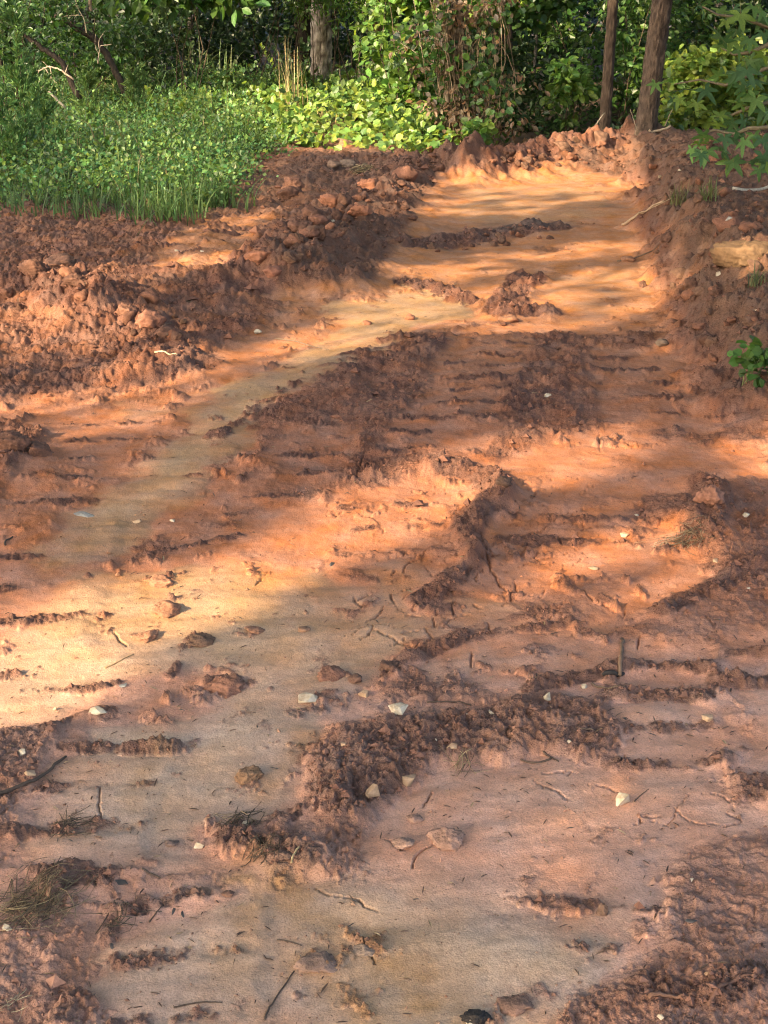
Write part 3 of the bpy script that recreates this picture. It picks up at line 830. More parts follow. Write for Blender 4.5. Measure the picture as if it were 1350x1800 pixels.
def trunk_mesh(name, pts, rad, col, seg=22, plates=0.0, seed=0, col2=None):
    """tapered trunk with furrowed bark: pts base->top relative to the tree's base"""
    r = np.random.default_rng(seed)
    pts = np.asarray(pts, float)
    n = max(14, int(np.linalg.norm(pts[-1] - pts[0]) / (0.03 if seg > 16 else 0.3))); n = min(n, 180)
    t = np.linspace(0, 1, n); tt = np.linspace(0, 1, len(pts))
    P = np.stack([np.interp(t, tt, pts[:, i]) for i in range(3)], 1)
    rd = np.interp(t, tt, rad)
    rd = rd * (1 + 0.45 * np.exp(-(P[:, 2] - P[0, 2]) / 0.12))
    V, F3, F4 = tube_arrays(P, rd, seg)
    m = n * seg
    ang = np.tile(np.linspace(0, 2 * np.pi, seg, endpoint=False), n); z = np.repeat(P[:, 2], seg); rr = np.repeat(rd, seg)
    cx = np.repeat(P[:, 0], seg); cy = np.repeat(P[:, 1], seg)
    f1, f2, idv = worley(ang * 1.9 + 3 * fbm(ang, z, 1.0, 2, seed), z * 9.0 * (0.14 / max(rad[0], 0.05)), 1.0, seed, True)
    e = np.clip((f2 - f1) * 2.2, 0, 1)
    disp = 1 + plates * (e - 0.6) + plates * 0.6 * fbm(ang * 2, z * 3, 1.0, 3, seed + 5)
    V[:m, 0] = cx + (V[:m, 0] - cx) * disp; V[:m, 1] = cy + (V[:m, 1] - cy) * disp
    col = np.asarray(col); c2 = np.asarray(col2 if col2 is not None else col * 0.45)
    Cc = lerp(c2, col * (0.75 + 0.5 * idv)[:, None], e[:, None])
    Cc = np.vstack([Cc, np.tile(col, (2, 1))])
    return mesh_np(name, V, [F3, F4], Cc.astype(np.float32), True)

# ------------------------------------------------------------------ forest edge trees
def crown_soup(center, ext, n_cl, per, size, kind, base, seed, crad=0.5):
    r = np.random.default_rng(seed)
    s = Soup()
    q = r.normal(0, 1, (n_cl, 3)); q /= np.linalg.norm(q, axis=1)[:, None]; q *= r.uniform(0.45, 1.0, (n_cl, 1))
    clump_leaves(s, np.asarray(center) + q * np.asarray(ext), crad, per, size, kind, base, 0.3, 0.1, 0.3, 0.6, r)
    return s

def tree(name, label, base, top, r0, r1, bark, crown, group=None, bend=0.0, plates=0.12, seed=0, mat=None, branches=7, cat='tree', col2=None):
    """base: world point of the foot; top: offset of the trunk's end; crown = (center offset, ext, clumps, per, leaf size, kind, colour)"""
    r = np.random.default_rng(seed)
    root = empty(name, base)
    top = np.asarray(top, float)
    mid = top * 0.5 + np.array([bend, bend * 0.3, 0])
    pts = [(0, 0, -0.12), top * 0.2 + np.array([bend * 0.5, 0, 0]), mid, top * 0.8 + np.array([bend * 0.5, 0, 0]), top]
    obj('trunk', trunk_mesh('trunk', pts, np.linspace(r0, r1, 5), bark, 48 if plates >= 0.14 else 8, plates, seed, col2), mat or M_BARK, root)
    ctr, ext, ncl, per, size, kind, colr = crown
    s = crown_soup(ctr, ext, ncl, per, size, kind, colr, seed + 3)
    for i in range(branches):
        bs = Soup()
        t = r.uniform(0.5, 0.98)
        q = r.normal(0, 1, 3); q /= np.linalg.norm(q)
        twig(bs, top * t, np.asarray(ctr) + q * np.asarray(ext) * 0.8, r1 * 0.6 + 0.01, 0.008, bark, 0.08, 5, 6, r)
        obj('branch', bs.mesh('branch'), M_BARK, root)
    obj('crown', s.mesh('crown', False), M_LEAF, root)
    tag(root, label, cat, group)
    return root

def foot(px, py, Y):
    """ground point at distance Y under photo column px"""
    v = WD(px, py, Y)
    return Vector((v.x, Y, gz(v.x, Y)))

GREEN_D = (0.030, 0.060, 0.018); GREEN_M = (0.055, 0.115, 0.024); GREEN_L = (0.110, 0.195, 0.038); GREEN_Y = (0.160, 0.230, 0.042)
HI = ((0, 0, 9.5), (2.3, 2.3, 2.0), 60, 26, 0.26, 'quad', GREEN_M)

tree('pine_tree', 'thick pine with pale grey plated bark behind the sunlit undergrowth', foot(566, 178, 17.4), (0.05, 0.1, 11), 0.128, 0.09, (0.52, 0.43, 0.35), HI, plates=0.2, seed=31, mat=M_PINE, col2=(0.09, 0.062, 0.048))  # bark also lightened to stand for the sunlight on this trunk
tree('hardwood_tree', 'slim brown trunk with dappled bark just right of the pale pine', foot(660, 178, 17.0), (0.25, 0.2, 8), 0.062, 0.04, (0.26, 0.17, 0.10), ((0.3, 0, 7), (1.6, 1.6, 1.6), 40, 22, 0.24, 'quad', GREEN_M), plates=0.16, seed=33, col2=(0.06, 0.04, 0.03))
tree('pine_tree', 'leaning dark brown pine trunk above the right bank of red soil', foot(1132, 232, 13.9), (0.75, 0.3, 10), 0.098, 0.07, (0.105, 0.074, 0.054), ((0.9, 0, 9), (2.2, 2.2, 1.9), 60, 26, 0.26, 'quad', GREEN_M), plates=0.2, seed=35, mat=M_PINE, col2=(0.05, 0.036, 0.028))
tree('hardwood_tree', 'thin dark trunk rising behind the sunlit end berm', foot(1062, 236, 14.4), (0.12, 0.3, 8), 0.058, 0.035, (0.085, 0.06, 0.043), ((0.2, 0, 7), (1.5, 1.5, 1.5), 40, 22, 0.24, 'quad', GREEN_M), plates=0.14, seed=37)
for i, (px, Y, r0, b, lab) in enumerate([
        (345, 21.0, 0.045, BARK_GREY, 'slender grey trunk in the dark gap left of the pale pine'),
        (430, 22.5, 0.05, BARK_GREY, 'pale thin trunk deep in the dark gap beside the leaning sapling'),
        (985, 24.0, 0.06, BARK_GREY, 'grey trunk deep in the woods above the end of the road'),
        (1255, 20.0, 0.06, BARK_GREY, 'pale trunk glimpsed behind the star shaped leaves'),
        (700, 20.0, 0.05, BARK_BROWN, 'thin brown trunk behind the vine covered snag'),
        (900, 19.5, 0.045, BARK_BROWN, 'dim brown trunk in the dark hollow past the vine covered snag'),
        (935, 17.0, 0.02, BARK_GREY, 'very thin grey pole in the dark understory right of the snag'),
        (1200, 23.0, 0.07, BARK_BROWN, 'dim trunk far behind the leaning dark pine'),
        (228, 19.5, 0.055, BARK_DARK, 'dark trunk behind the tangle of dead twigs'),
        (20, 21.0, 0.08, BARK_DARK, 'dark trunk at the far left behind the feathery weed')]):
    tree('forest_tree', lab, foot(px, 190, Y), (random.uniform(-.3, .3), 0.2, 8), r0, r0 * 0.6, b, ((0, 0, 6.2), (2.0, 2.0, 2.6), 55, 22, 0.28, 'quad', GREEN_D), 'trunks inside the woods', plates=0.12, seed=40 + i, bend=random.uniform(-.15, .15), branches=4)

# canopy trees standing deeper in the woods and beside the clearing; they close the woods overhead
for i, (x, y) in enumerate([(-9, 19), (-6, 20.5), (-3.6, 22), (-1.2, 21), (1.6, 20.5), (3.6, 19.0), (6.2, 18), (9, 17), (-8, 25), (-4.5, 27), (-1, 26), (2.2, 25), (5.4, 24.5), (8.5, 24), (-6.5, 32), (-2, 33), (3, 32), (8, 31), (12, 22), (-12.5, 22)]):
    tree('canopy_tree', 'tall broadleaf tree deep in the shaded woods', Vector((x, y, gz(x, y))), (0.3, 0.2, 8.5), 0.11, 0.06, BARK_DARK,
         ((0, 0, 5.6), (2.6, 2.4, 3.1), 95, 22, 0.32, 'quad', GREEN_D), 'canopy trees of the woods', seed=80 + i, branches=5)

for i, (x, y, lab) in enumerate([(5.6, 6.5, 'unseen broadleaf tree beyond the right bank, nearest to the viewer'), (6.4, 9.8, 'unseen broadleaf tree beyond the right bank behind the sweetgum'), (5.6, 13.4, 'unseen broadleaf tree beyond the far end of the right bank'), (8.5, 8.0, 'unseen broadleaf tree set back from the right bank'), (8.2, 12.5, 'unseen broadleaf tree set back behind the far right bank')]):  # out of view, added to dim the sky light on the mid-road
    tree('broadleaf_tree', lab, Vector((x, y, gz(x, y))), (0.2, 0.2, 8.0), 0.13, 0.06, BARK_BROWN, ((-0.4, 0, 5.6), (2.4, 2.2, 3.0), 110, 22, 0.34, 'quad', GREEN_M), 'unseen trees beyond the right bank', seed=120 + i, branches=5, plates=0.1)

# understory of the woods: layers of shrubs and saplings --------------------
def bushes(rows, group):
    for k, (nm, lab, px, Y, ex, ey, h, ncl, per, size, kind, colr, kw) in enumerate(rows):
        b = foot(px, 200, Y)
        shrub(nm, lab, 'sapling' if 'sapling' in nm else 'shrub', b, (ex, ey, h), ncl, per, size, kind, colr, group, seed=int(px * 7 + Y * 31 + k), **kw)

bushes([
    ('ash_sapling', 'bright green feathery sapling in front of the pale pine', 560, 16.6, 0.42, 0.3, 1.9, 34, 42, 0.085, 'lance', GREEN_L, dict(z0=0.55, crad=0.20, stems=4, var=0.25)),
    ('ash_sapling', 'bright sapling with narrow leaflets between the pale pine and the brown trunk', 625, 16.7, 0.50, 0.3, 1.9, 46, 42, 0.085, 'lance', GREEN_L, dict(z0=0.5, crad=0.22, stems=5, var=0.25)),
    ('broadleaf_shrub', 'bright round leaved shrub left of the vine covered snag', 705, 15.6, 0.40, 0.35, 1.75, 42, 30, 0.085, 'round', GREEN_L, dict(z0=0.08, stems=6)),
    ('broadleaf_shrub', 'glossy shrub arching over the top of the vine covered snag', 800, 15.5, 0.75, 0.4, 1.95, 60, 30, 0.09, 'round', GREEN_L, dict(z0=0.62, stems=5)),
    ('broadleaf_shrub', 'leafy shrub lit from the left above the road end', 910, 16.2, 0.60, 0.4, 1.9, 50, 28, 0.085, 'round', GREEN_M, dict(z0=0.6, stems=4)),
    ('broadleaf_shrub', 'low dark shrub behind the middle of the end berm', 930, 16.0, 0.55, 0.4, 0.9, 34, 26, 0.085, 'oval', GREEN_D, dict(z0=0.1, stems=4)),
    ('dogwood_sapling', 'small sapling with pale whorled leaves behind the end berm', 1000, 15.2, 0.22, 0.2, 0.80, 14, 26, 0.10, 'oval', GREEN_L, dict(z0=0.2, stems=4, crad=0.12)),
    ('broadleaf_shrub', 'shrub filling the gap between the two dark trunks', 1095, 16.4, 0.5, 0.4, 1.9, 52, 26, 0.085, 'oval', GREEN_M, dict(z0=0.1, stems=4)),
    ('broadleaf_shrub', 'tall dim shrub behind the road end', 1015, 17.6, 0.7, 0.5, 1.9, 62, 26, 0.085, 'oval', GREEN_M, dict(z0=0.1, stems=4)),
    ('broadleaf_shrub', 'yellow green shrub right of the leaning dark pine', 1215, 15.2, 0.42, 0.35, 0.72, 40, 30, 0.085, 'round', GREEN_Y, dict(z0=0.05, stems=5)),
    ('broadleaf_shrub', 'sunlit yellow green shrub under the hanging star shaped leaves', 1310, 15.5, 0.55, 0.35, 0.85, 50, 30, 0.085, 'round', GREEN_Y, dict(z0=0.05, stems=5)),
    ('broadleaf_shrub', 'mid green shrub behind the leaning dark pine', 1190, 17.2, 0.55, 0.4, 1.7, 52, 26, 0.09, 'oval', GREEN_M, dict(z0=0.15, stems=4)),
    ('broadleaf_shrub', 'dim shrub behind the yellow green one at the right edge', 1320, 17.6, 0.7, 0.4, 1.9, 62, 26, 0.09, 'oval', GREEN_D, dict(z0=0.2, stems=4)),
    ('oak_sapling', 'large leaved oak sapling spreading over the dark gap', 330, 15.6, 0.85, 0.45, 1.95, 70, 20, 0.15, 'oval', GREEN_M, dict(z0=0.62, stems=5, crad=0.24)),
    ('oak_sapling', 'dark oak boughs hanging at the top left of the pale pine', 445, 16.4, 0.6, 0.4, 2.0, 44, 20, 0.15, 'oval', GREEN_M, dict(z0=0.68, stems=4, crad=0.22)),
    ('broadleaf_shrub', 'small leaved shrub behind the tangle of dead twigs', 150, 15.8, 0.75, 0.45, 1.95, 80, 30, 0.065, 'oval', GREEN_M, dict(z0=0.2, stems=6)),
    ('broadleaf_shrub', 'grey green shrub behind the feathery weed at the left edge', 20, 14.6, 0.75, 0.45, 1.95, 80, 30, 0.065, 'oval', GREEN_M, dict(z0=0.2, stems=6)),
    ('broadleaf_shrub', 'low shrub under the large leaved oak sapling', 255, 16.8, 0.6, 0.4, 0.95, 44, 28, 0.075, 'oval', GREEN_D, dict(z0=0.1, stems=4)),
    ('broadleaf_shrub', 'round leaved bush at the foot of the slim brown trunk', 690, 16.4, 0.42, 0.3, 0.62, 36, 30, 0.085, 'round', GREEN_L, dict(z0=0.05, stems=5)),
    ('broadleaf_shrub', 'small bush with round leaves under the vine covered snag', 835, 14.0, 0.16, 0.16, 0.30, 9, 24, 0.075, 'round', GREEN_L, dict(z0=0.1, stems=3, crad=0.10)),
], 'shrubs and saplings along the edge of the woods')
# deeper dim layer
for i in range(26):
    px = -150 + i * 63 + random.uniform(-20, 20); Y = random.uniform(18.5, 26)
    b = foot(px, 200, Y)
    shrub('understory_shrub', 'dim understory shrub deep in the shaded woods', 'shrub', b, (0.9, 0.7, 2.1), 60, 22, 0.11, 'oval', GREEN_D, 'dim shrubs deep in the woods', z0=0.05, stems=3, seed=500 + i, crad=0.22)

def far_woods():
    s = Soup(); r = np.random.default_rng(77)
    n = 1500
    C = np.stack([r.uniform(-20, 20, n), r.uniform(28, 40, n), r.uniform(0, 5.0, n) * r.uniform(0.3, 1, n)], 1)
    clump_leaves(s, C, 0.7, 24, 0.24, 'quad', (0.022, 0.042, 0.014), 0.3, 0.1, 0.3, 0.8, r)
    tag(obj('far_woods', s.mesh('far_woods', False), M_LEAF), 'dark mass of foliage far inside the woods', 'woods', None, 'stuff')
far_woods()

# ------------------------------------------------------------------ unseen trees behind and left of the viewer, crowns shaped to throw the dappled shade
LIT = [  # sunlit patches on the ground, photo px and height, strength
    ([(-60, 1110), (20, 1085), (110, 1035), (330, 1000), (420, 962), (560, 908), (660, 855), (730, 808), (800, 780), (960, 762), (1100, 772), (1112, 800), (1060, 842), (910, 850), (890, 880), (800, 905), (740, 940), (640, 985), (590, 1010), (440, 1075), (330, 1110), (200, 1165), (110, 1262), (-60, 1280)], 0, 1.0),
    ([(440, 1010), (560, 1000), (600, 1040), (500, 1080), (420, 1090)], 0, 0.45),
    ([(945, 1000), (1020, 965), (1120, 925), (1215, 930), (1230, 955), (1100, 985), (1010, 1030), (960, 1040)], 0, 1.0),
    ([(1040, 1072), (1120, 1030), (1235, 978), (1260, 985), (1180, 1030), (1090, 1078)], 0, 1.0),
    ([(860, 1080), (960, 1060), (1000, 1080), (930, 1100)], 0, 0.5),
    ([(-60, 690), (120, 660), (230, 615), (310, 605), (325, 640), (260, 690), (150, 735), (-60, 745)], 0.08, 1.0),
    ([(-60, 500), (60, 510), (200, 530), (240, 560), (150, 575), (-60, 590)], 0.15, 0.95),
    ([(20, 455), (70, 440), (140, 455), (150, 475), (40, 470)], 0.25, 1.0),
    ([(160, 480), (280, 468), (440, 452), (450, 478), (300, 495), (200, 500)], 0.06, 0.95),
    ([(480, 615), (530, 575), (640, 530), (720, 500), (860, 512), (960, 505), (1040, 475), (1130, 470), (1160, 500), (1140, 545), (1050, 575), (930, 582), (800, 572), (700, 590), (600, 625), (500, 650)], 0, 0.95),
    ([(690, 478), (760, 466), (870, 470), (860, 488), (740, 492)], 0, 0.95),
    ([(850, 445), (960, 430), (1110, 425), (1130, 445), (1000, 455), (890, 455)], 0, 0.9),
    ([(690, 395), (700, 345), (780, 322), (950, 318), (1080, 325), (1090, 345), (950, 372), (800, 380)], 0, 0.85),
    ([(815, 300), (850, 278), (960, 262), (1000, 240), (1115, 236), (1112, 265), (1080, 295), (960, 300)], 0.2, 1.0),
    ([(1130, 470), (1180, 440), (1215, 400), (1230, 420), (1190, 480), (1150, 510)], 0.15, 0.7),
    ([(1268, 440), (1280, 405), (1360, 405), (1360, 425), (1300, 450)], 0.35, 1.0),
    ([(1275, 760), (1320, 725), (1420, 715), (1420, 800), (1300, 805)], 0.08, 0.9),
    ([(1040, 770), (1150, 730), (1190, 740), (1110, 790)], 0.0, 0.4),
    ([(240, 870), (310, 845), (410, 832), (400, 850), (300, 875)], 0, 0.6),
    ([(430, 205), (520, 160), (730, 150), (760, 215), (600, 228), (480, 232)], 0.35, 1.0),
    ([(150, 300), (200, 200), (430, 190), (440, 300), (330, 345), (220, 340)], 0.35, 0.75),
    ([(-60, 330), (-60, 170), (200, 170), (190, 330)], 0.35, 0.2),
    ([(300, 300), (440, 280), (440, 320), (380, 350)], 0.2, 0.8),
]

def lit_at(x, y):
    m = np.zeros(x.shape, np.float32)
    jx = x + 0.06 * fbm(x, y, 2.5, 3, 301); jy = y + 0.10 * fbm(x, y, 2.5, 3, 305)
    for pts, z, a in LIT:
        P = WL(pts, z)
        # where the light that reaches height z would meet level ground
        P = P - np.array([TO_SUN[0], TO_SUN[1]]) / TO_SUN[2] * z
        m = np.maximum(m, a * np.clip(np.maximum(np.maximum(poly_mask(jx + 0.10, jy + 0.09, P, 0.08), poly_mask(jx - 0.10, jy - 0.09, P, 0.08)), poly_mask(jx, jy, P, 0.08)) * 1.9, 0, 1))
    nz = fbm(x, y, 0.75, 3, 310)
    centre = np.exp(-((x + 0.15 * (y - 18) - 1.6) / 2.4) ** 2)
    far = sstep(15.2, 16.6, y) * sstep(-0.22 - 0.3 * centre, -0.08 - 0.3 * centre, nz) * 0.99
    sg = 0.7 * poly_mask(x, y, np.array([[3.1, 8.2], [4.4, 8.6], [4.6, 10.0], [3.3, 9.4]]), 0.2) * (nz > -0.15)
    return np.maximum(np.maximum(m, far), sg)

def shade_trees():
    r = np.random.default_rng(5)
    n = 150000
    gx = r.uniform(-6.5, 10.5, n); gy = r.uniform(-1.5, 30, n)
    lm = lit_at(gx, gy)
    keep = r.random(n) > lm  # crown leaves left out where the ground is meant to be sunlit
    gx = gx[keep]; gy = gy[keep]; n = len(gx)
    z = r.uniform(4.2, 9.5, n) + 1.5 * fbm(gx, gy, 0.4, 2, 320)
    P = np.stack([gx, gy, np.zeros(n)], 1) + TO_SUN[None] / TO_SUN[2] * z[:, None]
    # which trunk carries the leaf
    ax = np.array([0.66, -0.75]) / np.hypot(0.66, 0.75)
    u = gx * ax[0] + gy * ax[1]
    cuts = np.quantile(u, [0.2, 0.4, 0.6, 0.8])
    k = np.searchsorted(cuts, u)
    labs = ['broad shade tree behind the grassy bank on the far left', 'shade tree beyond the left edge of the clearing', 'tall shade tree left of the viewer', 'shade tree standing behind the viewer on the left', 'shade tree standing behind the viewer by the road']
    for t in range(5):
        q = P[k == t]
        c = q.mean(0); bx, by = c[0] - 0.5, c[1] - 0.4
        base = Vector((bx, by, gz(bx, by)))
        root = empty('shade_tree', base)
        b = np.array(base)
        obj('trunk', trunk_mesh('trunk', [(0, 0, -0.2), (0.1, 0, 1.5), (0, 0.1, 3.0), (0.1, 0, 4.4)], np.linspace(0.2, 0.08, 4), BARK_BROWN, 18, 0.1, 600 + t), M_BARK, root)
        for j in range(16):
            bs = Soup()
            e = q[r.integers(len(q))] - b
            twig(bs, (0, 0, r.uniform(2.4, 4.3)), e, 0.018, 0.006, BARK_BROWN, 0.05, 5, 6, r)
            obj('branch', bs.mesh('branch'), M_BARK, root)
        s = Soup(); m = len(q)
        U = TO_SUN[None] + r.normal(0, 0.55, (m, 3)); D = r.normal(0, 1, (m, 3)); D[:, 2] -= 0.4
        sz = r.uniform(0.13, 0.22, m); D /= np.linalg.norm(D, axis=1)[:, None]
        add_leaves(s, q - b - D * sz[:, None] * 0.5, D, U, sz, 'quad', leaf_cols(m, GREEN_M, 0.25, 0.1, r))
        obj('crown', s.mesh('crown', False), M_LEAF, root)
        tag(root, labs[t], 'tree', 'shade trees around the clearing')
shade_trees()

# ------------------------------------------------------------------ grass, weeds and ground cover of the left bank
def in_poly(x, y, pts):
    return poly_mask(x, y, pts, 0.02) > 0.5

def grass():
    r = np.random.default_rng(21)
    n = 90000
    x = r.uniform(-9, 1.0, n); y = r.uniform(9.5, 18.0, n)
    jx = x + 0.5 * fbm(x, y, 1.5, 4, 400); jy = y + 1.1 * fbm(x, y, 1.5, 4, 404)
    k = in_poly(jx, jy, GRASS_POLY) & (np.abs(x) < frame_w(y) + 1.2)
    x = x[k]; y = y[k]
    d = 0.55 + 0.6 * fbm(x, y, 0.9, 3, 410)
    k = r.random(len(x)) < np.clip(d, 0.15, 1)
    x = x[k][:36000]; y = y[k][:36000]; n = len(x)
    z = gsample(GH, x, y)
    hn = fbm(x, y, 0.8, 3, 415)
    edge = poly_mask(x, y, GRASS_POLY, 1.0)
    h = (0.15 + 0.26 * np.clip(hn + 0.4, 0, 1)) * np.exp(r.normal(0, 0.35, n)) * np.clip(0.10 + 1.35 * (edge - 0.45), 0.12, 1.1) * (1 + 0.5 * fbm(x, y, 3.0, 2, 417))
    a = r.uniform(0, 2 * np.pi, n); lean = np.abs(r.normal(0.5, 0.45, n)) * (1 + 1.3 * np.clip(1 - edge, 0, 1))
    dx = np.cos(a) * lean * h; dy = np.sin(a) * lean * h
    w = r.uniform(0.003, 0.007, n); b = r.uniform(0, np.pi, n)
    wx, wy = np.cos(b) * w, np.sin(b) * w
    V = np.zeros((n, 5, 3))
    V[:, 0] = np.stack([x - wx, y - wy, z - 0.01], 1); V[:, 1] = np.stack([x + wx, y + wy, z - 0.01], 1)
    V[:, 2] = np.stack([x + dx * 0.4 + wx * 0.8, y + dy * 0.4 + wy * 0.8, z + h * 0.62], 1)
    V[:, 3] = np.stack([x + dx * 0.4 - wx * 0.8, y + dy * 0.4 - wy * 0.8, z + h * 0.62], 1)
    V[:, 4] = np.stack([x + dx, y + dy, z + h * (1 - 0.35 * lean)], 1)
    o = (np.arange(n) * 5)[:, None]
    F4 = np.array([[0, 1, 2, 3]]) + o; F3 = np.array([[3, 2, 4]]) + o
    c = leaf_cols(n, (0.095, 0.165, 0.045), 0.35, 0.15, r)
    dry = r.random(n) < (0.10 + 0.25 * (fbm(x, y, 0.7, 2, 420) > 0.2))
    c[dry] = np.array([0.30, 0.24, 0.12]) * r.uniform(0.6, 1.1, (dry.sum(), 1))
    me = mesh_np('grass', V.reshape(-1, 3), [F3, F4], np.repeat(c, 5, 0).astype(np.float32), False)
    tag(obj('grass', me, M_GRASS), 'rank green grass covering the left bank', 'grass', None, 'stuff')
    # small leafy weeds mixed in
    s = Soup(); m = 1900
    x = r.uniform(-9, 0.9, m * 4); y = r.uniform(9.2, 17.5, m * 4)
    jx = x + 0.5 * fbm(x, y, 1.5, 4, 400); jy = y + 1.1 * fbm(x, y, 1.5, 4, 404) + 0.15
    k = in_poly(jx, jy, GRASS_POLY) & (np.abs(x) < frame_w(y) + 0.6) & (fbm(x, y, 0.8, 2, 430) > -0.3)
    x = x[k][:m]; y = y[k][:m]
    hz = r.uniform(0.03, 0.30, len(x)) * np.clip(0.15 + 1.3 * (poly_mask(x, y, GRASS_POLY, 0.9) - 0.35), 0.12, 1)
    C = np.stack([x, y, gsample(GH, x, y) + hz], 1)
    clump_leaves(s, C, 0.13, 22, 0.040, 'quad', (0.11, 0.20, 0.05), 0.4, 0.2, 0.1, 0.9, r)
    tag(obj('ground_cover', s.mesh('ground_cover', False), M_LEAF), 'small leafy weeds growing through the grass of the left bank', 'weeds', None, 'stuff')
    # round leaved vine carpet at the foot of the pale pine, in full sun
    s = Soup(); m = 420
    x = r.uniform(-2.4, 0.75, m); y = r.uniform(13.4, 17.4, m)
    k = x < 0.55 + 0.1 * r.normal(size=m); x = x[k]; y = y[k]
    C = np.stack([x, y, gsample(GH, x, y) + r.uniform(0.03, 0.26, len(x)) * sstep(13.2, 15, y)], 1)
    clump_leaves(s, C, 0.17, 16, 0.075, 'round', (0.17, 0.26, 0.055), 0.3, 0.15, 0.0, 0.5, r)
    tag(obj('vine_ground_cover', s.mesh('vine_ground_cover', False), M_LEAF), 'sunlit carpet of round leaved vine below the pale pine', 'ground cover', None, 'stuff')
    # leaf cover of the woods' floor
    s = Soup(); m = 520
    x = r.uniform(-7, 7, m); y = r.uniform(14.8, 20, m)
    C = np.stack([x, y, gsample(GH, x, y) + r.uniform(0.0, 0.3, m)], 1)
    clump_leaves(s, C, 0.2, 14, 0.08, 'oval', (0.04, 0.075, 0.02), 0.3, 0.15, 0.1, 0.6, r)
    tag(obj('woodland_ground_cover', s.mesh('woodland_ground_cover', False), M_LEAF), 'low leafy cover on the floor of the woods', 'ground cover', None, 'stuff')
grass()

def fennel(px, ytop, Y, label, wid, seed, col=(0.085, 0.165, 0.050)):
    """feathery dog-fennel-like weed: one stem with plumes of thread leaves"""
    r = np.random.default_rng(seed)
    b = foot(px, 250, Y); h = WD(px, ytop, Y).z - b.z
    root = empty('feathery_weed', b)
    st = Soup(); lv = Soup()
    pts = twig(st, (0, 0, -0.05), (r.normal(0, 0.03), 0, h * 0.97), 0.007, 0.002, (0.07, 0.055, 0.03), 0.02, 5, 8, r)
    n = int(46 * h / 1.2)
    for i in range(n):
        t = r.uniform(0.12, 1.0); z = t * h
        L = wid * (1.15 - t) * r.uniform(0.5, 1.2) + 0.05
        a = r.uniform(0, 2 * np.pi)
        e = np.array([np.cos(a) * L, np.sin(a) * L, z + L * 1.1])
        m = 30
        u = r.random(m)[:, None]
        P = np.array([0, 0, z]) * (1 - u) + e * u
        D = (e - np.array([0, 0, z])) / np.linalg.norm(e - np.array([0, 0, z])) + r.normal(0, 0.6, (m, 3)); D[:, 2] += 0.4
        add_leaves(lv, P, D, r.normal(0, 1, (m, 3)), r.uniform(0.035, 0.075, m), 'lance', leaf_cols(m, col, 0.25, 0.12, r))
    obj('stem', st.mesh('stem'), M_TWIG, root); obj('foliage', lv.mesh('foliage', False), M_GRASS, root)
    tag(root, label, 'weed', 'tall feathery weeds on the left bank')

fennel(42, 28, 11.2, 'tallest dark feathery weed at the left edge of the grass', 0.16, 1)
fennel(78, 150, 11.6, 'shorter feathery weed just right of the tallest one', 0.12, 2)
fennel(160, 112, 13.2, 'light green feathery weed below the tangle of dead twigs', 0.10, 3, (0.10, 0.165, 0.045))
fennel(243, 118, 13.8, 'feathery weed in front of the dark leaning branch', 0.12, 4, (0.09, 0.15, 0.045))
fennel(12, 175, 11.0, 'feathery weed cut off by the left edge of the view', 0.12, 5)

def leafy_weed(px, pybase, h, label, seed, leaf=0.09, col=GREEN_L, kind='lance', n=26, group='leafy weeds in the grass', lean=(0, 0)):
    r = np.random.default_rng(seed)
    p, _d = WG(px, pybase)
    root = empty('leafy_weed', p)
    st = Soup(); lv = Soup()
    pts = twig(st, (0, 0, -0.04), (lean[0], lean[1], h), 0.005, 0.002, STEM_GREEN, 0.04, 5, 8, r)
    t = np.linspace(0.2, 1, n); P = np.stack([np.interp(t, np.linspace(0, 1, len(pts)), pts[:, i]) for i in range(3)], 1)
    a = np.arange(n) * 2.4 + r.normal(0, 0.3, n)
    D = np.stack([np.cos(a), np.sin(a), 0.5 + 0.8 * t], 1)
    add_leaves(lv, P, D, np.array([0, -0.3, 1.0]) + r.normal(0, 0.25, (n, 3)), leaf * (1.25 - 0.6 * t) * r.uniform(0.8, 1.2, n), kind, leaf_cols(n, col, 0.2, 0.15, r))
    obj('stem', st.mesh('stem'), M_TWIG, root); obj('foliage', lv.mesh('foliage', False), M_LEAF, root)
    tag(root, label, 'weed', group)

leafy_weed(155, 215, 0.42, 'pale weed with long drooping leaves beside the dead fallen stem', 11, 0.17, (0.16, 0.21, 0.09), 'lance', 18)
leafy_weed(212, 210, 0.36, 'pale narrow leaved weed right of the drooping one', 12, 0.13, (0.15, 0.21, 0.07), 'lance', 16)
leafy_weed(265, 235, 0.42, 'yellow green weed with oval leaves standing above the grass', 13, 0.085, GREEN_Y, 'oval', 34)
leafy_weed(232, 225, 0.34, 'bushy yellow green weed in the middle of the grass', 14, 0.08, GREEN_Y, 'oval', 34)
leafy_weed(345, 250, 0.25, 'upright weed with a tuft of narrow leaves near the grass mound', 15, 0.12, GREEN_L, 'lance', 20)
leafy_weed(40, 300, 0.34, 'dark leafy weed at the foot of the tallest feathery weed', 16, 0.10, GREEN_M, 'oval', 34)
leafy_weed(110, 290, 0.28, 'leafy weed in the shaded grass at the left', 17, 0.09, GREEN_M, 'oval', 34)
leafy_weed(195, 300, 0.26, 'round leaved weed in the front half of the grass', 18, 0.08, GREEN_L, 'round', 30)
leafy_weed(285, 265, 0.30, 'sunlit weed in the middle front of the grass', 19, 0.08, GREEN_L, 'oval', 34)

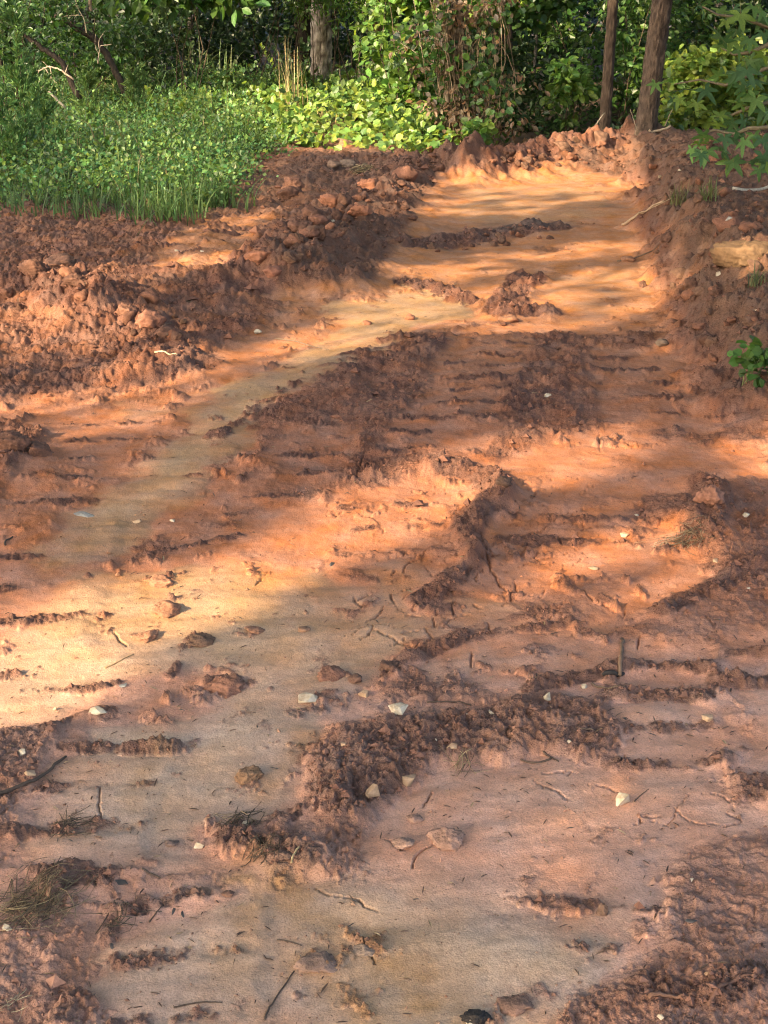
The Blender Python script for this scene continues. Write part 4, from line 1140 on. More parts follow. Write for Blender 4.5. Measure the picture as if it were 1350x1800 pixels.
def grass_tuft(px, py, label, h, n, col, seed, spread=0.5, w=0.006, name='grass_tuft', cat='grass tuft', mat=None, group='grass tufts', wide=0.06):
    r = np.random.default_rng(seed)
    p, _d = WG(px, py)
    root = Soup()
    for i in range(n):
        a = r.uniform(0, 2 * np.pi); L = h * r.uniform(0.55, 1.15); le = abs(r.normal(0, spread))
        t = np.linspace(0, 1, 6)
        bx, by = r.normal(0, wide, 2)
        x = bx + np.cos(a) * le * L * t ** 1.7; y = by + np.sin(a) * le * L * t ** 1.7; z = L * (t - 0.45 * le * t ** 2.4) - 0.01
        ww = w * (1 - t ** 1.5 * 0.9); b = a + np.pi / 2
        Lf = np.stack([x - np.cos(b) * ww, y - np.sin(b) * ww, z], 1); Rt = np.stack([x + np.cos(b) * ww, y + np.sin(b) * ww, z], 1)
        V = np.empty((12, 3)); V[0::2] = Lf; V[1::2] = Rt
        F = np.array([[2 * k, 2 * k + 1, 2 * k + 3, 2 * k + 2] for k in range(5)])
        c = np.asarray(col) * np.exp(r.normal(0, 0.25)) * np.array([1 + r.normal(0, 0.12), 1, 1])
        root.add(V, None, F, np.clip(c, 0.01, 0.7))
    o = obj(name, root.mesh(name, False), mat or M_GRASS)
    o.location = p
    tag(o, label, cat, group)

grass_tuft(400, 235, 'drooping brown green grass mound at the right end of the grass', 0.42, 170, (0.11, 0.125, 0.045), 30, 0.9, 0.006, wide=0.16)
grass_tuft(430, 262, 'green grass clump spilling onto the bare red soil', 0.32, 110, (0.10, 0.16, 0.045), 31, 0.9, wide=0.12)
grass_tuft(345, 155, 'tall wide bladed grass arching before the dark gap', 0.75, 26, (0.13, 0.17, 0.07), 32, 0.7, 0.011, wide=0.10)
grass_tuft(385, 158, 'tall green grass blades right of the arching grass', 0.62, 26, (0.12, 0.17, 0.06), 33, 0.55, 0.010, wide=0.10)
grass_tuft(515, 215, 'dry straw coloured stalks standing left of the pale pine', 0.85, 36, (0.42, 0.33, 0.17), 34, 0.16, 0.006, 'dry_stalks', 'dry grass', M_STRAW, wide=0.07)
grass_tuft(545, 222, 'golden dry grass at the foot of the standing stalks', 0.26, 80, (0.38, 0.31, 0.13), 35, 0.7, 0.005, mat=M_STRAW, wide=0.12)
grass_tuft(290, 385, 'grass tuft leaning over the front edge of the bank', 0.30, 120, (0.075, 0.13, 0.04), 36, 0.8, wide=0.14)
grass_tuft(370, 362, 'grass tuft at the front right corner of the bank', 0.30, 120, (0.085, 0.14, 0.04), 37, 0.8, wide=0.14)
grass_tuft(180, 372, 'low grass tuft on the front edge beside the bare soil', 0.24, 100, (0.07, 0.12, 0.04), 38, 1.0, wide=0.2)
grass_tuft(60, 362, 'low grass tuft at the left front edge of the bank', 0.22, 90, (0.065, 0.115, 0.04), 39, 1.0, wide=0.2)
grass_tuft(1195, 358, 'sparse grass tuft on the crest of the right bank', 0.16, 50, (0.13, 0.13, 0.05), 40, 0.8, 0.004, wide=0.035)
grass_tuft(1245, 352, 'second sparse grass tuft on the right bank nearer the grey stone', 0.17, 40, (0.11, 0.13, 0.045), 41, 0.8, 0.004, wide=0.035)
grass_tuft(1330, 500, 'faint grass sprigs on the dark slope at the right edge', 0.12, 24, (0.10, 0.12, 0.05), 42, 0.8, 0.004, wide=0.03)

# leaning sprig in the sun
leafy_weed(520, 172, 0.62, 'arching sapling sprig with pale round leaves against the dark gap', 45, 0.085, GREEN_Y, 'oval', 30, None, lean=(-0.42, 0))

# ------------------------------------------------------------------ dead wood in the undergrowth
def stick_px(pts, Y, r0, r1, name, label, col, cat='branch', group=None, seed=0, seg=6, lump=0.08, subs=None):
    """pts: photo px points at distance Y (or list of distances)"""
    Ys = Y if isinstance(Y, (list, tuple)) else [Y] * len(pts)
    P = np.array([WD(px, py, yy)[:] for (px, py), yy in zip(pts, Ys)])
    t = np.linspace(0, 1, len(P)); tt = np.linspace(0, 1, max(10, len(P) * 4))
    Q = np.stack([np.interp(tt, t, P[:, i]) for i in range(3)], 1)
    r = np.random.default_rng(seed); L = np.linalg.norm(Q[-1] - Q[0])
    Q[1:-1] += r.normal(0, L * 0.006, (len(Q) - 2, 3))
    c = Q[0].copy()
    s = Soup(); V, F3, F4 = tube_arrays(Q - c, np.linspace(r0, r1, len(Q)), seg, lump, seed); s.add(V, F3, F4, col)
    if subs:
        for (a, b, ra) in subs:
            k = int(a * (len(Q) - 1)); e = np.array(WD(b[0], b[1], float(Q[k, 1]))[:])
            twig(s, Q[k] - c, e - c, ra, ra * 0.3, col, 0.12, 5, 6, r)
    o = obj(name, s.mesh(name), M_BARK); o.location = c
    return tag(o, label, cat, group)

stick_px([(232, 185), (205, 130), (180, 80), (130, 45), (95, 28)], 14.9, 0.045, 0.03, 'leaning_dead_tree', 'dark dead trunk leaning left above the grass', BARK_DARK, 'dead tree', seed=1, subs=[(0.5, (178, 62), 0.012), (0.6, (150, 20), 0.012), (0.7, (160, -10), 0.012)])
stick_px([(140, 175), (110, 110), (75, 85), (40, 60)], 14.3, 0.035, 0.02, 'leaning_dead_tree', 'thinner dark stem leaning over beside the feathery weed', BARK_DARK, 'dead tree', seed=2)
stick_px([(115, 190), (90, 165), (65, 140)], 13.2, 0.014, 0.008, 'dead_branch', 'pale fallen stem ending in the drooping weeds', (0.34, 0.30, 0.22), 'branch', 'dead branches in the left undergrowth', 3)
stick_px([(130, 140), (105, 122), (85, 116), (68, 125), (65, 142)], 13.9, 0.010, 0.004, 'dead_branch', 'tangled pale dead twigs above the fallen stem', (0.40, 0.31, 0.23), 'branch', 'dead branches in the left undergrowth', 4, subs=[(0.4, (75, 108), .006), (0.5, (88, 140), .006), (0.2, (120, 112), .006), (0.7, (58, 118), .005), (0.6, (100, 146), .005)])
stick_px([(172, 112), (176, 80), (196, 78)], 14.6, 0.008, 0.004, 'dead_branch', 'pale forked dead twig beside the leaning trunk', (0.42, 0.33, 0.24), 'branch', 'dead branches in the left undergrowth', 5, subs=[(0.4, (186, 52), .005), (0.3, (168, 60), .004)])
stick_px([(152, 58), (148, 35), (138, 15), (130, -5)], 14.6, 0.007, 0.004, 'dead_branch', 'curved pale vine hanging at the top of the leaning trunk', (0.40, 0.33, 0.22), 'vine', 'dead branches in the left undergrowth', 6, subs=[(0.5, (110, 30), .005), (0.6, (125, 5), .004)])
stick_px([(160, 20), (158, 5), (162, -15)], 14.7, 0.020, 0.018, 'dead_branch', 'upright brown broken stem at the top left', (0.22, 0.16, 0.11), 'branch', 'dead branches in the left undergrowth', 7)
stick_px([(636, 152), (630, 110), (622, 68)], 16.9, 0.020, 0.012, 'dead_branch', 'pale leaning dead stem left of the slim brown trunk', (0.36, 0.29, 0.20), 'branch', 'dead stems near the slim trunk', 8, subs=[(0.5, (642, 78), .010)])
stick_px([(602, 178), (600, 150), (597, 120)], 16.6, 0.012, 0.009, 'dead_branch', 'short broken stem between the pale pine and slim trunk', (0.33, 0.26, 0.18), 'branch', 'dead stems near the slim trunk', 9)
stick_px([(735, 95), (712, 80), (695, 70)], 14.9, 0.006, 0.003, 'dead_branch', 'bare pale twigs left of the vine covered snag', (0.42, 0.35, 0.25), 'branch', None, 10, subs=[(0.3, (720, 62), .004), (0.4, (705, 95), .004), (0.5, (693, 90), .004), (0.2, (742, 60), .004), (0.7, (700, 52), .004)])
stick_px([(1038, 238), (1050, 215), (1063, 198)], 14.1, 0.010, 0.005, 'dead_branch', 'pale stick leaning on the thin dark trunk', (0.36, 0.30, 0.22), 'branch', None, 11)
stick_px([(1120, 228), (1112, 205), (1108, 192)], 13.7, 0.006, 0.003, 'dead_branch', 'thin twig sprouting at the foot of the leaning pine', (0.26, 0.2, 0.14), 'branch', None, 12)
stick_px([(1168, 222), (1178, 200), (1182, 192)], 13.9, 0.006, 0.003, 'dead_branch', 'thin twig standing right of the leaning pine', (0.26, 0.2, 0.14), 'branch', None, 13)

def ground_stick(p0, p1, r0, r1, name, label, col, cat='stick', group=None, seed=0, lift=0.6, bend=0.06, subs=(), mids=()):
    """stick lying on the built ground between two photo pixels"""
    pts = [p0, *mids, p1]
    P = np.array([WG(*q)[0][:] for q in pts])
    t = np.linspace(0, 1, len(P)); tt = np.linspace(0, 1, 14)
    Q = np.stack([np.interp(tt, t, P[:, i]) for i in range(3)], 1)
    r = np.random.default_rng(seed); L = np.linalg.norm(Q[-1] - Q[0])
    k = r.normal(0, bend * L, 2)
    Q[:, :2] += np.sin(tt * np.pi)[:, None] * k + r.normal(0, 0.006 * L, (14, 2))
    rad = np.linspace(r0, r1, 14) * 0.75
    Q[:, 2] = np.maximum(gsample(GH, Q[:, 0], Q[:, 1]), np.linspace(P[0, 2], P[-1, 2], 14) - 0.02) + rad * lift
    Q[1:-1, 2] = np.maximum(Q[1:-1, 2], 0.5 * (Q[:-2, 2] + Q[2:, 2]))
    c = Q[0].copy(); s = Soup()
    V, F3, F4 = tube_arrays(Q - c, rad, 6, 0.1, seed); s.add(V, F3, F4, col)
    for (a, e, ra) in subs:
        j = int(a * 13); g_, _ = WG(*e)
        twig(s, Q[j] - c, np.array(g_) + np.array([0, 0, 0.004]) - c, ra, ra * 0.4, col, 0.1, 5, 6, r)
    o = obj(name, s.mesh(name), M_TWIG); o.location = c
    tag(o, label, cat, group)

DK = (0.085, 0.058, 0.042); BR = (0.14, 0.095, 0.065); PALE = (0.38, 0.30, 0.20); GREY = (0.20, 0.17, 0.14)
ground_stick((-30, 1420), (116, 1333), 0.0065, 0.004, 'stick', 'long dark stick at the left edge near the two pale stones', DK, seed=1, lift=1.3, mids=[(50, 1382)])
ground_stick((1088, 1190), (1094, 1125), 0.0075, 0.006, 'wood_fragment', 'upright grey brown wood splinter lying on the right track', (0.15, 0.095, 0.062), 'wood', None, 2, 0.7, 0.02)
ground_stick((1060, 1190), (1096, 1187), 0.008, 0.006, 'wood_fragment', 'short black wood piece at the foot of the grey splinter', (0.03, 0.026, 0.024), 'wood', None, 3, 0.6, 0.03)
ground_stick((1040, 1203), (1098, 1207), 0.004, 0.003, 'stick', 'brown stick below the grey wood splinter', BR, seed=4)
ground_stick((465, 1796), (518, 1708), 0.0028, 0.0016, 'twig', 'curved dark twig near the bottom centre', DK, 'twig', None, 5, 1.0, 0.10)
ground_stick((752, 1236), (828, 1241), 0.0028, 0.002, 'twig', 'straight dark twig behind the crumbly mud ridge', DK, 'twig', None, 6)
ground_stick((484, 596), (578, 616), 0.006, 0.003, 'twig', 'thin branch on the tan silt right of the pale stone', BR, 'twig', None, 7, 0.8, 0.05)
ground_stick((1094, 397), (1168, 358), 0.013, 0.007, 'branch', 'pale fallen branch slanting across the right bank', (0.36, 0.25, 0.16), 'branch', None, 8, 1.0, 0.03, subs=[(0.5, (1190, 345), 0.005)])
ground_stick((1290, 334), (1375, 328), 0.016, 0.013, 'branch', 'straight pale pole on the right bank at the edge of view', (0.44, 0.37, 0.28), 'branch', None, 9, 0.9, 0.01)
ground_stick((1140, 232), (1178, 224), 0.020, 0.016, 'branch', 'pale log at the foot of the leaning pine', (0.36, 0.27, 0.18), 'branch', None, 10, 0.9, 0.02)
ground_stick((1140, 1756), (1200, 1752), 0.005, 0.004, 'stick', 'mud coated stick in the crumbly mud at the bottom right', (0.16, 0.085, 0.055), seed=11)
ground_stick((1243, 1770), (1320, 1715), 0.005, 0.003, 'stick', 'reddish brown root bent through the crumbly mud at the right', (0.17, 0.085, 0.055), seed=12, bend=0.1)
ground_stick((968, 1335), (915, 1337), 0.0035, 0.0025, 'stick', 'dark stick at the upper edge of the smooth pink hollow', DK, seed=13)
ground_stick((955, 1322), (982, 1340), 0.003, 0.002, 'twig', 'dark twig crossing the stick above the pink hollow', DK, 'twig', None, 14)
ground_stick((1115, 1410), (1140, 1388), 0.002, 0.0012, 'twig', 'tiny dark twig right of the angular pale rock', DK, 'twig', None, 15)
ground_stick((512, 1520), (526, 1492), 0.003, 0.002, 'straw_piece', 'split straw piece at the end of the crumbly ridge', (0.36, 0.27, 0.14), 'straw', None, 16, 1.2)
ground_stick((250, 1528), (283, 1545), 0.003, 0.002, 'twig', 'short dark twig in the left track', DK, 'twig', None, 17)
ground_stick((262, 1622), (288, 1592), 0.002, 0.0012, 'twig', 'thin twig beside the two dark leaves', DK, 'twig', None, 18, 1.0, 0.1)
ground_stick((305, 1773), (392, 1763), 0.002, 0.0015, 'twig', 'thin crossing twig at the bottom left', DK, 'twig', None, 19)
ground_stick((487, 1653), (530, 1663), 0.002, 0.0015, 'twig', 'thin twig on the pale silt left of the mud lump', DK, 'twig', None, 20)
ground_stick((510, 238), (420, 218), 0.010, 0.006, 'branch', 'pale fallen branch at the end of the grass mound', (0.36, 0.28, 0.20), 'branch', None, 21)
ground_stick((296, 590), (303, 568), 0.006, 0.003, 'twig', 'upright dark twig on the left spoil heap', BR, 'twig', None, 22, 1.0)
ground_stick((272, 620), (312, 625), 0.006, 0.004, 'twig', 'pale root in the lit edge of the left spoil heap', PALE, 'twig', None, 23)
ground_stick((185, 1175), (235, 1150), 0.0025, 0.0015, 'straw_piece', 'tan straw on the sunlit silt', (0.30, 0.20, 0.10), 'straw', None, 24)
ground_stick((1085, 460), (1160, 430), 0.007, 0.004, 'branch', 'thin twig along the foot of the right bank', BR, 'branch', None, 25)
ground_stick((10, 960), (22, 945), 0.004, 0.003, 'twig', 'dark twig at the left edge in the mid track', DK, 'twig', None, 26)
ground_stick((1020, 1283), (1060, 1281), 0.003, 0.002, 'twig', 'short twig at the right end of the crumbly ridge', BR, 'twig', None, 27)

# ------------------------------------------------------------------ stones and clods
def rock_mesh(name, seed, dims, npts=13, bev=0.06, flat=False):
    r = np.random.default_rng(seed)
    q = r.normal(0, 1, (npts, 3)); q /= np.linalg.norm(q, axis=1)[:, None]; q *= r.uniform(0.8, 1.0, (npts, 1))
    bm = bmesh.new()
    for p in q: bm.verts.new(p * np.asarray(dims) * 0.5)
    res = bmesh.ops.convex_hull(bm, input=bm.verts)
    bmesh.ops.delete(bm, geom=[v for v in bm.verts if not v.link_faces], context='VERTS')
    bmesh.ops.bevel(bm, geom=bm.edges[:], offset=bev * min(dims), segments=2, affect='EDGES', profile=0.6, clamp_overlap=True)
    bmesh.ops.recalc_face_normals(bm, faces=bm.faces)
    me = bpy.data.meshes.new(name); bm.to_mesh(me); bm.free()
    return me

def clod_mesh(name, seed, dims, sub=3, rough=0.22, col=(0.26, 0.115, 0.072)):
    r = np.random.default_rng(seed)
    bm = bmesh.new(); bmesh.ops.create_icosphere(bm, subdivisions=sub, radius=1.0)
    V = np.array([v.co[:] for v in bm.verts]); F = np.array([[v.index for v in f.verts] for f in bm.faces]); bm.free()
    o = r.uniform(0, 50, 3)
    a = V + o
    n = sum(fbm(a[:, i] , a[:, (i + 1) % 3], 1.3, 4, seed + i, 0.6) for i in range(3)) / 1.6
    # broken flat faces
    k = r.normal(0, 1, (16, 3)); k /= np.linalg.norm(k, axis=1)[:, None]
    rad = np.ones(len(V))
    for u in k:
        rad = np.minimum(rad, r.uniform(0.6, 0.86) / np.clip(V @ u, 0.05, 1))
    bl = sum(np.abs(perlin(a[:, i] * 3.1, a[:, (i + 1) % 3] * 3.1, seed + 9 + i)) for i in range(3)) + 0.6 * sum(np.abs(perlin(a[:, i] * 7.3, a[:, (i + 1) % 3] * 7.3, seed + 19 + i)) for i in range(3))
    rad = rad * (1 + rough * n + 0.16 * (bl - 0.85)) + 0.015 * r.normal(size=len(V))
    V = V * rad[:, None] * np.asarray(dims) * 0.62
    c = np.asarray(col)[None] * (0.72 + 0.35 * n + 0.25 * (bl - 0.85))[:, None]
    return mesh_np(name, V, F, np.clip(c, 0.02, 0.7).astype(np.float32), True)

def put(o, px, py, sink=0.25, rot=None, hgt=0.0):
    p, d = WG(px, py)
    o.location = (p.x, p.y, p.z + hgt * (0.5 - sink))
    if rot is not None: o.rotation_euler = rot

def stone(px, py, wpx, hpx, mat, label, seed, depth=0.8, npts=13, name='stone', sink=0.2, group=None, cat='stone', bev=0.05):
    """wpx, hpx: size in photo pixels as seen; py: the middle of the stone"""
    p, dep = WG(px, py + hpx * 0.35)
    w = wpx * dep / FPX; h = hpx * dep / FPX * 0.85
    o = obj(name, rock_mesh(name, seed, (w * 1.1, w * depth, h * 1.25), npts, bev), mat)
    o.location = (p.x, p.y + w * depth * 0.15, p.z + h * (0.5 - sink))
    o.rotation_euler = (random.uniform(-.15, .15), random.uniform(-.15, .15), random.uniform(-.4, .4))
    return tag(o, label, cat, group)

WH, TN, BN, GY_ = M_STONE_WHITE, M_STONE_TAN, M_STONE_BROWN, M_STONE_GREY
stone(541, 1228, 38, 26, WH, 'rounded white stone at the top of the grey tan silt', 1)
stone(700, 1246, 42, 24, WH, 'long cream stone with brown side above the crumbly ridge', 2)
stone(171, 1250, 36, 18, WH, 'flat cream stone below the sunlit silt at the left', 3)
stone(38, 1322, 20, 16, WH, 'small white stone at the left edge above the dark stick', 4)
stone(54, 1357, 24, 18, TN, 'tan stone beside the dark stick at the left', 5)
stone(964, 1225, 18, 26, WH, 'upright white stone at the far right of the crumbly ridge', 6)
stone(866, 1250, 16, 16, WH, 'small white chip on top of the crumbly ridge', 7)
stone(1027, 1206, 13, 14, WH, 'small white pebble behind the crumbly ridge near the wood splinter', 8)
stone(1097, 1406, 54, 36, TN if False else WH, 'large angular cream rock on the smooth pink hollow', 9, 0.7, 8, 'rock', 0.12, None, 'rock', 0.03)
stone(720, 1367, 34, 46, BN, 'big dark brown rock at the corner of the crumbly ridge', 10, 0.8, 11, 'rock', 0.2, None, 'rock')
stone(656, 1388, 30, 38, BN, 'blocky tan brown rock left of the dark brown rock', 11, 0.8, 10, 'rock', 0.2, None, 'rock')
stone(795, 1312, 22, 13, TN, 'flat tan pebble in the middle of the crumbly ridge', 12)
stone(602, 1308, 15, 11, TN, 'pinkish pebble on the left part of the crumbly ridge', 13)
stone(640, 1217, 26, 24, TN, 'orange tan stone half buried right of the rounded white one', 14, sink=0.4)
stone(431, 1447, 15, 15, WH, 'white chip among dark grass shreds', 15, npts=9)
stone(349, 1487, 22, 18, WH, 'jagged white chip left of the dark grass shreds', 16, npts=9)
stone(12, 1630, 22, 16, WH, 'cream stone at the left edge under the straw heap', 17)
stone(452, 583, 22, 14, WH, 'white stone on the bare soil left of the tan silt', 18)
stone(97, 1245, 12, 9, TN, 'tiny tan pebble left of the flat cream stone', 19)
stone(1097, 939, 18, 14, TN, 'rounded tan stone on the right mud bars', 20)
stone(1242, 1260, 26, 22, TN, 'rounded pinkish stone between the two right tracks', 21)
stone(1312, 905, 14, 12, WH, 'white pebble in the rough mud at the right', 22)
stone(963, 695, 16, 9, WH, 'white chip on the dark middle of the road', 23)
stone(1262, 481, 14, 12, WH, 'white pebble on the right bank below the boulder', 24)
stone(1328, 547, 14, 11, WH, 'white pebble at the right edge of the bank', 25)
stone(1281, 388, 24, 22, GY_, 'grey angular stone behind the buff boulder', 26, 0.8, 9)
stone(1161, 1787, 13, 13, WH, 'white pebble at the bottom right', 28)
stone(1216, 1546, 12, 8, WH, 'tiny white pebble right of the pink hollow', 29)
stone(828, 1796, 22, 12, WH, 'white stone cut by the bottom edge beside a dark clod', 30)
stone(1243, 1711, 10, 10, TN, 'small tan pebble in the crumbly mud at the right', 31)
stone(820, 1255, 12, 8, WH, 'small pale pebble sunk in the ridge top', 32)
stone(765, 1300, 9, 7, WH, 'tiny white pebble on the ridge', 33)
stone(1000, 1303, 10, 8, WH, 'tiny pale pebble at the right end of the ridge', 34)
stone(310, 440, 10, 6, WH, 'white pebble on the bare soil below the grass', 35)
stone(355, 441, 8, 6, WH, 'smaller white pebble near the grass front', 36)
stone(303, 915, 13, 7, WH, 'pale pebble in the shaded mid left mud', 37)
stone(240, 915, 20, 12, TN, 'tan stone half buried in the mid left mud', 38, sink=0.35)
stone(1258, 985, 16, 11, TN, 'tan pebble at the end of the right light streak', 39)
stone(1316, 1034, 10, 7, WH, 'white pebble in the dark mud at the right edge', 40)
stone(1043, 998, 20, 9, TN, 'flat orange pebble in the right sunlit patch', 41)
stone(585, 388, 10, 7, WH, 'pale pebble below the red clods', 42)
stone(1120, 905, 10, 7, WH, 'tiny white pebble on the right bars', 43)
stone(1195, 300, 9, 7, WH, 'white pebble below the leaning pine', 44)
stone(1160, 310, 8, 7, WH, 'second white pebble below the leaning pine', 45)

def clod(px, py, wpx, hpx, label, seed, col=(0.26, 0.115, 0.072), group='clay clods', sink=0.25, depth=0.85, name='clay_clod'):
    p, dep = WG(px, py + hpx * 0.35)
    w = wpx * dep / FPX; h = hpx * dep / FPX * (0.55 if py > 900 else 0.8)
    o = obj(name, clod_mesh(name, seed, (w, w * depth, h * 1.15), 4 if wpx > 30 else 3, 0.3, col), M_CLOD)
    o.location = (p.x, p.y + w * 0.15, p.z + h * (0.5 - sink))
    o.rotation_euler = (random.uniform(-.2, .2), random.uniform(-.2, .2), random.uniform(-.5, .5))
    return tag(o, label, 'clod', group)

RED = (0.34, 0.145, 0.082); DRK = (0.165, 0.08, 0.052); ORG = (0.33, 0.16, 0.09)
clod(586, 355, 44, 27, 'brick red clod at the foot of the left bank, left of a pair', 1, RED, sink=0.12)
clod(631, 369, 34, 26, 'brick red clod at the foot of the left bank, right of a pair', 2, RED, sink=0.12)
clod(648, 324, 34, 30, 'crumbling red clod on the face of the left bank', 3, RED)
clod(606, 251, 24, 18, 'tan clod on the crest of the left bank', 4, (0.34, 0.20, 0.12))
clod(663, 244, 26, 15, 'reddish clod on the crest of the left bank near its high end', 5, (0.34, 0.17, 0.10))
clod(514, 322, 36, 30, 'red brown clod at the grass side of the left bank', 6, (0.26, 0.125, 0.08))
clod(506, 340, 40, 26, 'dark clod below the red brown one on the left bank', 7, DRK)
clod(585, 288, 26, 18, 'grey brown clod half way up the left bank', 8, (0.24, 0.15, 0.10))
clod(610, 287, 22, 16, 'small grey clod beside the grey brown one', 9, (0.25, 0.17, 0.12))
clod(770, 295, 26, 15, 'flat clod at the right foot of the left bank', 10, DRK)
clod(705, 323, 18, 14, 'small dark clod at the edge of the upper road', 11, DRK)
clod(712, 365, 16, 10, 'small clod on the smooth upper road', 12, DRK)
clod(725, 383, 20, 10, 'flat clod on the upper road before the dark smear', 13, DRK)
clod(660, 404, 14, 10, 'lone small clod near the tan silt of the upper road', 14, DRK)
clod(545, 370, 30, 22, 'dark clod left of the pair of brick red clods', 15, DRK)
clod(530, 395, 34, 22, 'dark clod on the slope below the left bank', 16, DRK)
clod(455, 448, 46, 34, 'red clod crowning the small heap left of the road', 17, RED)
clod(480, 475, 30, 22, 'red clod on the right flank of the small heap', 18, (0.28, 0.12, 0.075))
clod(560, 385, 28, 20, 'dull red clod between bank and road', 19, (0.25, 0.115, 0.075))
clod(100, 462, 60, 26, 'buff crumbly cap of the left spoil heap', 20, (0.30, 0.145, 0.085))
clod(60, 468, 44, 30, 'dark clod on the left side of the spoil heap', 21, DRK)
clod(130, 492, 40, 26, 'dark clod on the right side of the spoil heap', 22, DRK)
clod(265, 562, 44, 34, 'red clod at the edge of the lower left heap', 23, (0.28, 0.125, 0.08))
clod(290, 585, 30, 24, 'dark clod below the red one on the lower left heap', 24, DRK)
clod(225, 545, 34, 26, 'brown clod in the shaded hollow of the left heaps', 25, (0.21, 0.10, 0.065))
clod(20, 775, 50, 40, 'dark clod at the left edge of the road', 26, DRK)
clod(65, 790, 40, 26, 'smaller dark clod right of the one at the left edge', 27, DRK)
clod(645, 567, 14, 10, 'small clod on the sunlit tan silt', 28, RED)
clod(720, 557, 16, 14, 'small upright red clod on the sunlit road', 29, RED)
clod(895, 560, 30, 18, 'orange clod at the end of the mid road ridge', 30, ORG)
clod(1105, 455, 22, 12, 'flat clod near the foot of the right bank', 31, (0.28, 0.14, 0.085))
clod(1130, 500, 14, 14, 'small dark clod at the foot of the right bank', 32, DRK)
clod(1105, 598, 18, 12, 'small clod right in the shaded road', 33, DRK)
clod(1165, 602, 30, 14, 'grey clod in the shade under the right bank', 34, (0.17, 0.12, 0.09))
clod(1250, 868, 46, 44, 'tall lump of red mud in the rough right track', 35, (0.28, 0.13, 0.085))
clod(885, 845, 26, 20, 'clod coloured dark for the shaded side of the road centre ridge', 36, (0.10, 0.058, 0.042))  # its dark colour stands in for the shadow beside the lump
clod(790, 1468, 58, 40, 'broad cracked clay lump on the smooth pink hollow', 37, (0.33, 0.19, 0.135), sink=0.35)
clod(728, 1435, 26, 20, 'small clay lump left of the broad cracked one', 38, (0.34, 0.20, 0.145), sink=0.35)
clod(708, 1480, 36, 20, 'low clay lump edged by a crack', 39, (0.35, 0.21, 0.15), sink=0.45)
clod(437, 1358, 46, 34, 'brown crumbly disc on the grey tan silt', 40, (0.24, 0.135, 0.075), sink=0.4)
clod(395, 1200, 70, 34, 'wide reddish lump above the grey tan silt', 41, (0.24, 0.115, 0.075), sink=0.4)
clod(585, 1180, 50, 26, 'reddish lump right of the cracked tan silt', 42, (0.23, 0.11, 0.072), sink=0.35)
clod(625, 1190, 26, 24, 'small dark lump beside the reddish one', 43, (0.15, 0.08, 0.055), sink=0.3)
clod(280, 1018, 44, 24, 'orange lump on the sunlit tan silt', 44, (0.30, 0.145, 0.085), sink=0.35)
clod(292, 1065, 50, 44, 'sunlit crumbling orange lump in the tan silt', 45, (0.28, 0.135, 0.08), sink=0.35)
clod(253, 1115, 44, 26, 'orange lump below the crumbling one', 46, (0.30, 0.145, 0.085), sink=0.4)
clod(350, 1120, 44, 26, 'dark brown lump in the middle left silt', 47, (0.17, 0.095, 0.06), sink=0.35)
clod(450, 1105, 34, 16, 'low reddish lump on the drying silt', 48, (0.30, 0.15, 0.09), sink=0.4)
clod(535, 1103, 26, 16, 'small low lump at the end of a silt rill', 49, (0.27, 0.15, 0.09), sink=0.4)
clod(682, 1168, 34, 34, 'dark lump at the left end of the thin mud ridge', 50, (0.14, 0.075, 0.052), sink=0.3)
clod(505, 855 + 645, 40, 20, 'flat dark lump above the bottom silt', 51, (0.18, 0.105, 0.075), sink=0.4)
clod(560, 1690, 60, 30, 'muddy lump with rootlets on the bottom silt', 52, (0.24, 0.15, 0.11), sink=0.4)
clod(640, 1668, 36, 22, 'grey mud lump right of the rootlet lump', 53, (0.27, 0.19, 0.14), sink=0.4)
clod(400, 1570, 20, 14, 'small red brown lump left of the orange sand', 54, (0.20, 0.105, 0.07))
clod(838, 1785, 44, 22, 'black wet clod at the bottom edge', 55, (0.035, 0.028, 0.024))
clod(1060, 1590, 16, 50, 'upright mud sliver right below the pink hollow', 56, (0.16, 0.095, 0.065), sink=0.4)
clod(905, 1765, 60, 22, 'low mud lump near the bottom right silt', 57, (0.22, 0.125, 0.088), sink=0.5)
clod(300, 860 + 620, 24, 14, 'small grey lump in the left track', 58, (0.20, 0.13, 0.10), sink=0.4)
clod(1320, 436, 100, 56, 'buff boulder lit by the sun on the right bank', 59, (0.19, 0.112, 0.06), None, 0.45, 0.8, 'boulder')['category'] = 'boulder'
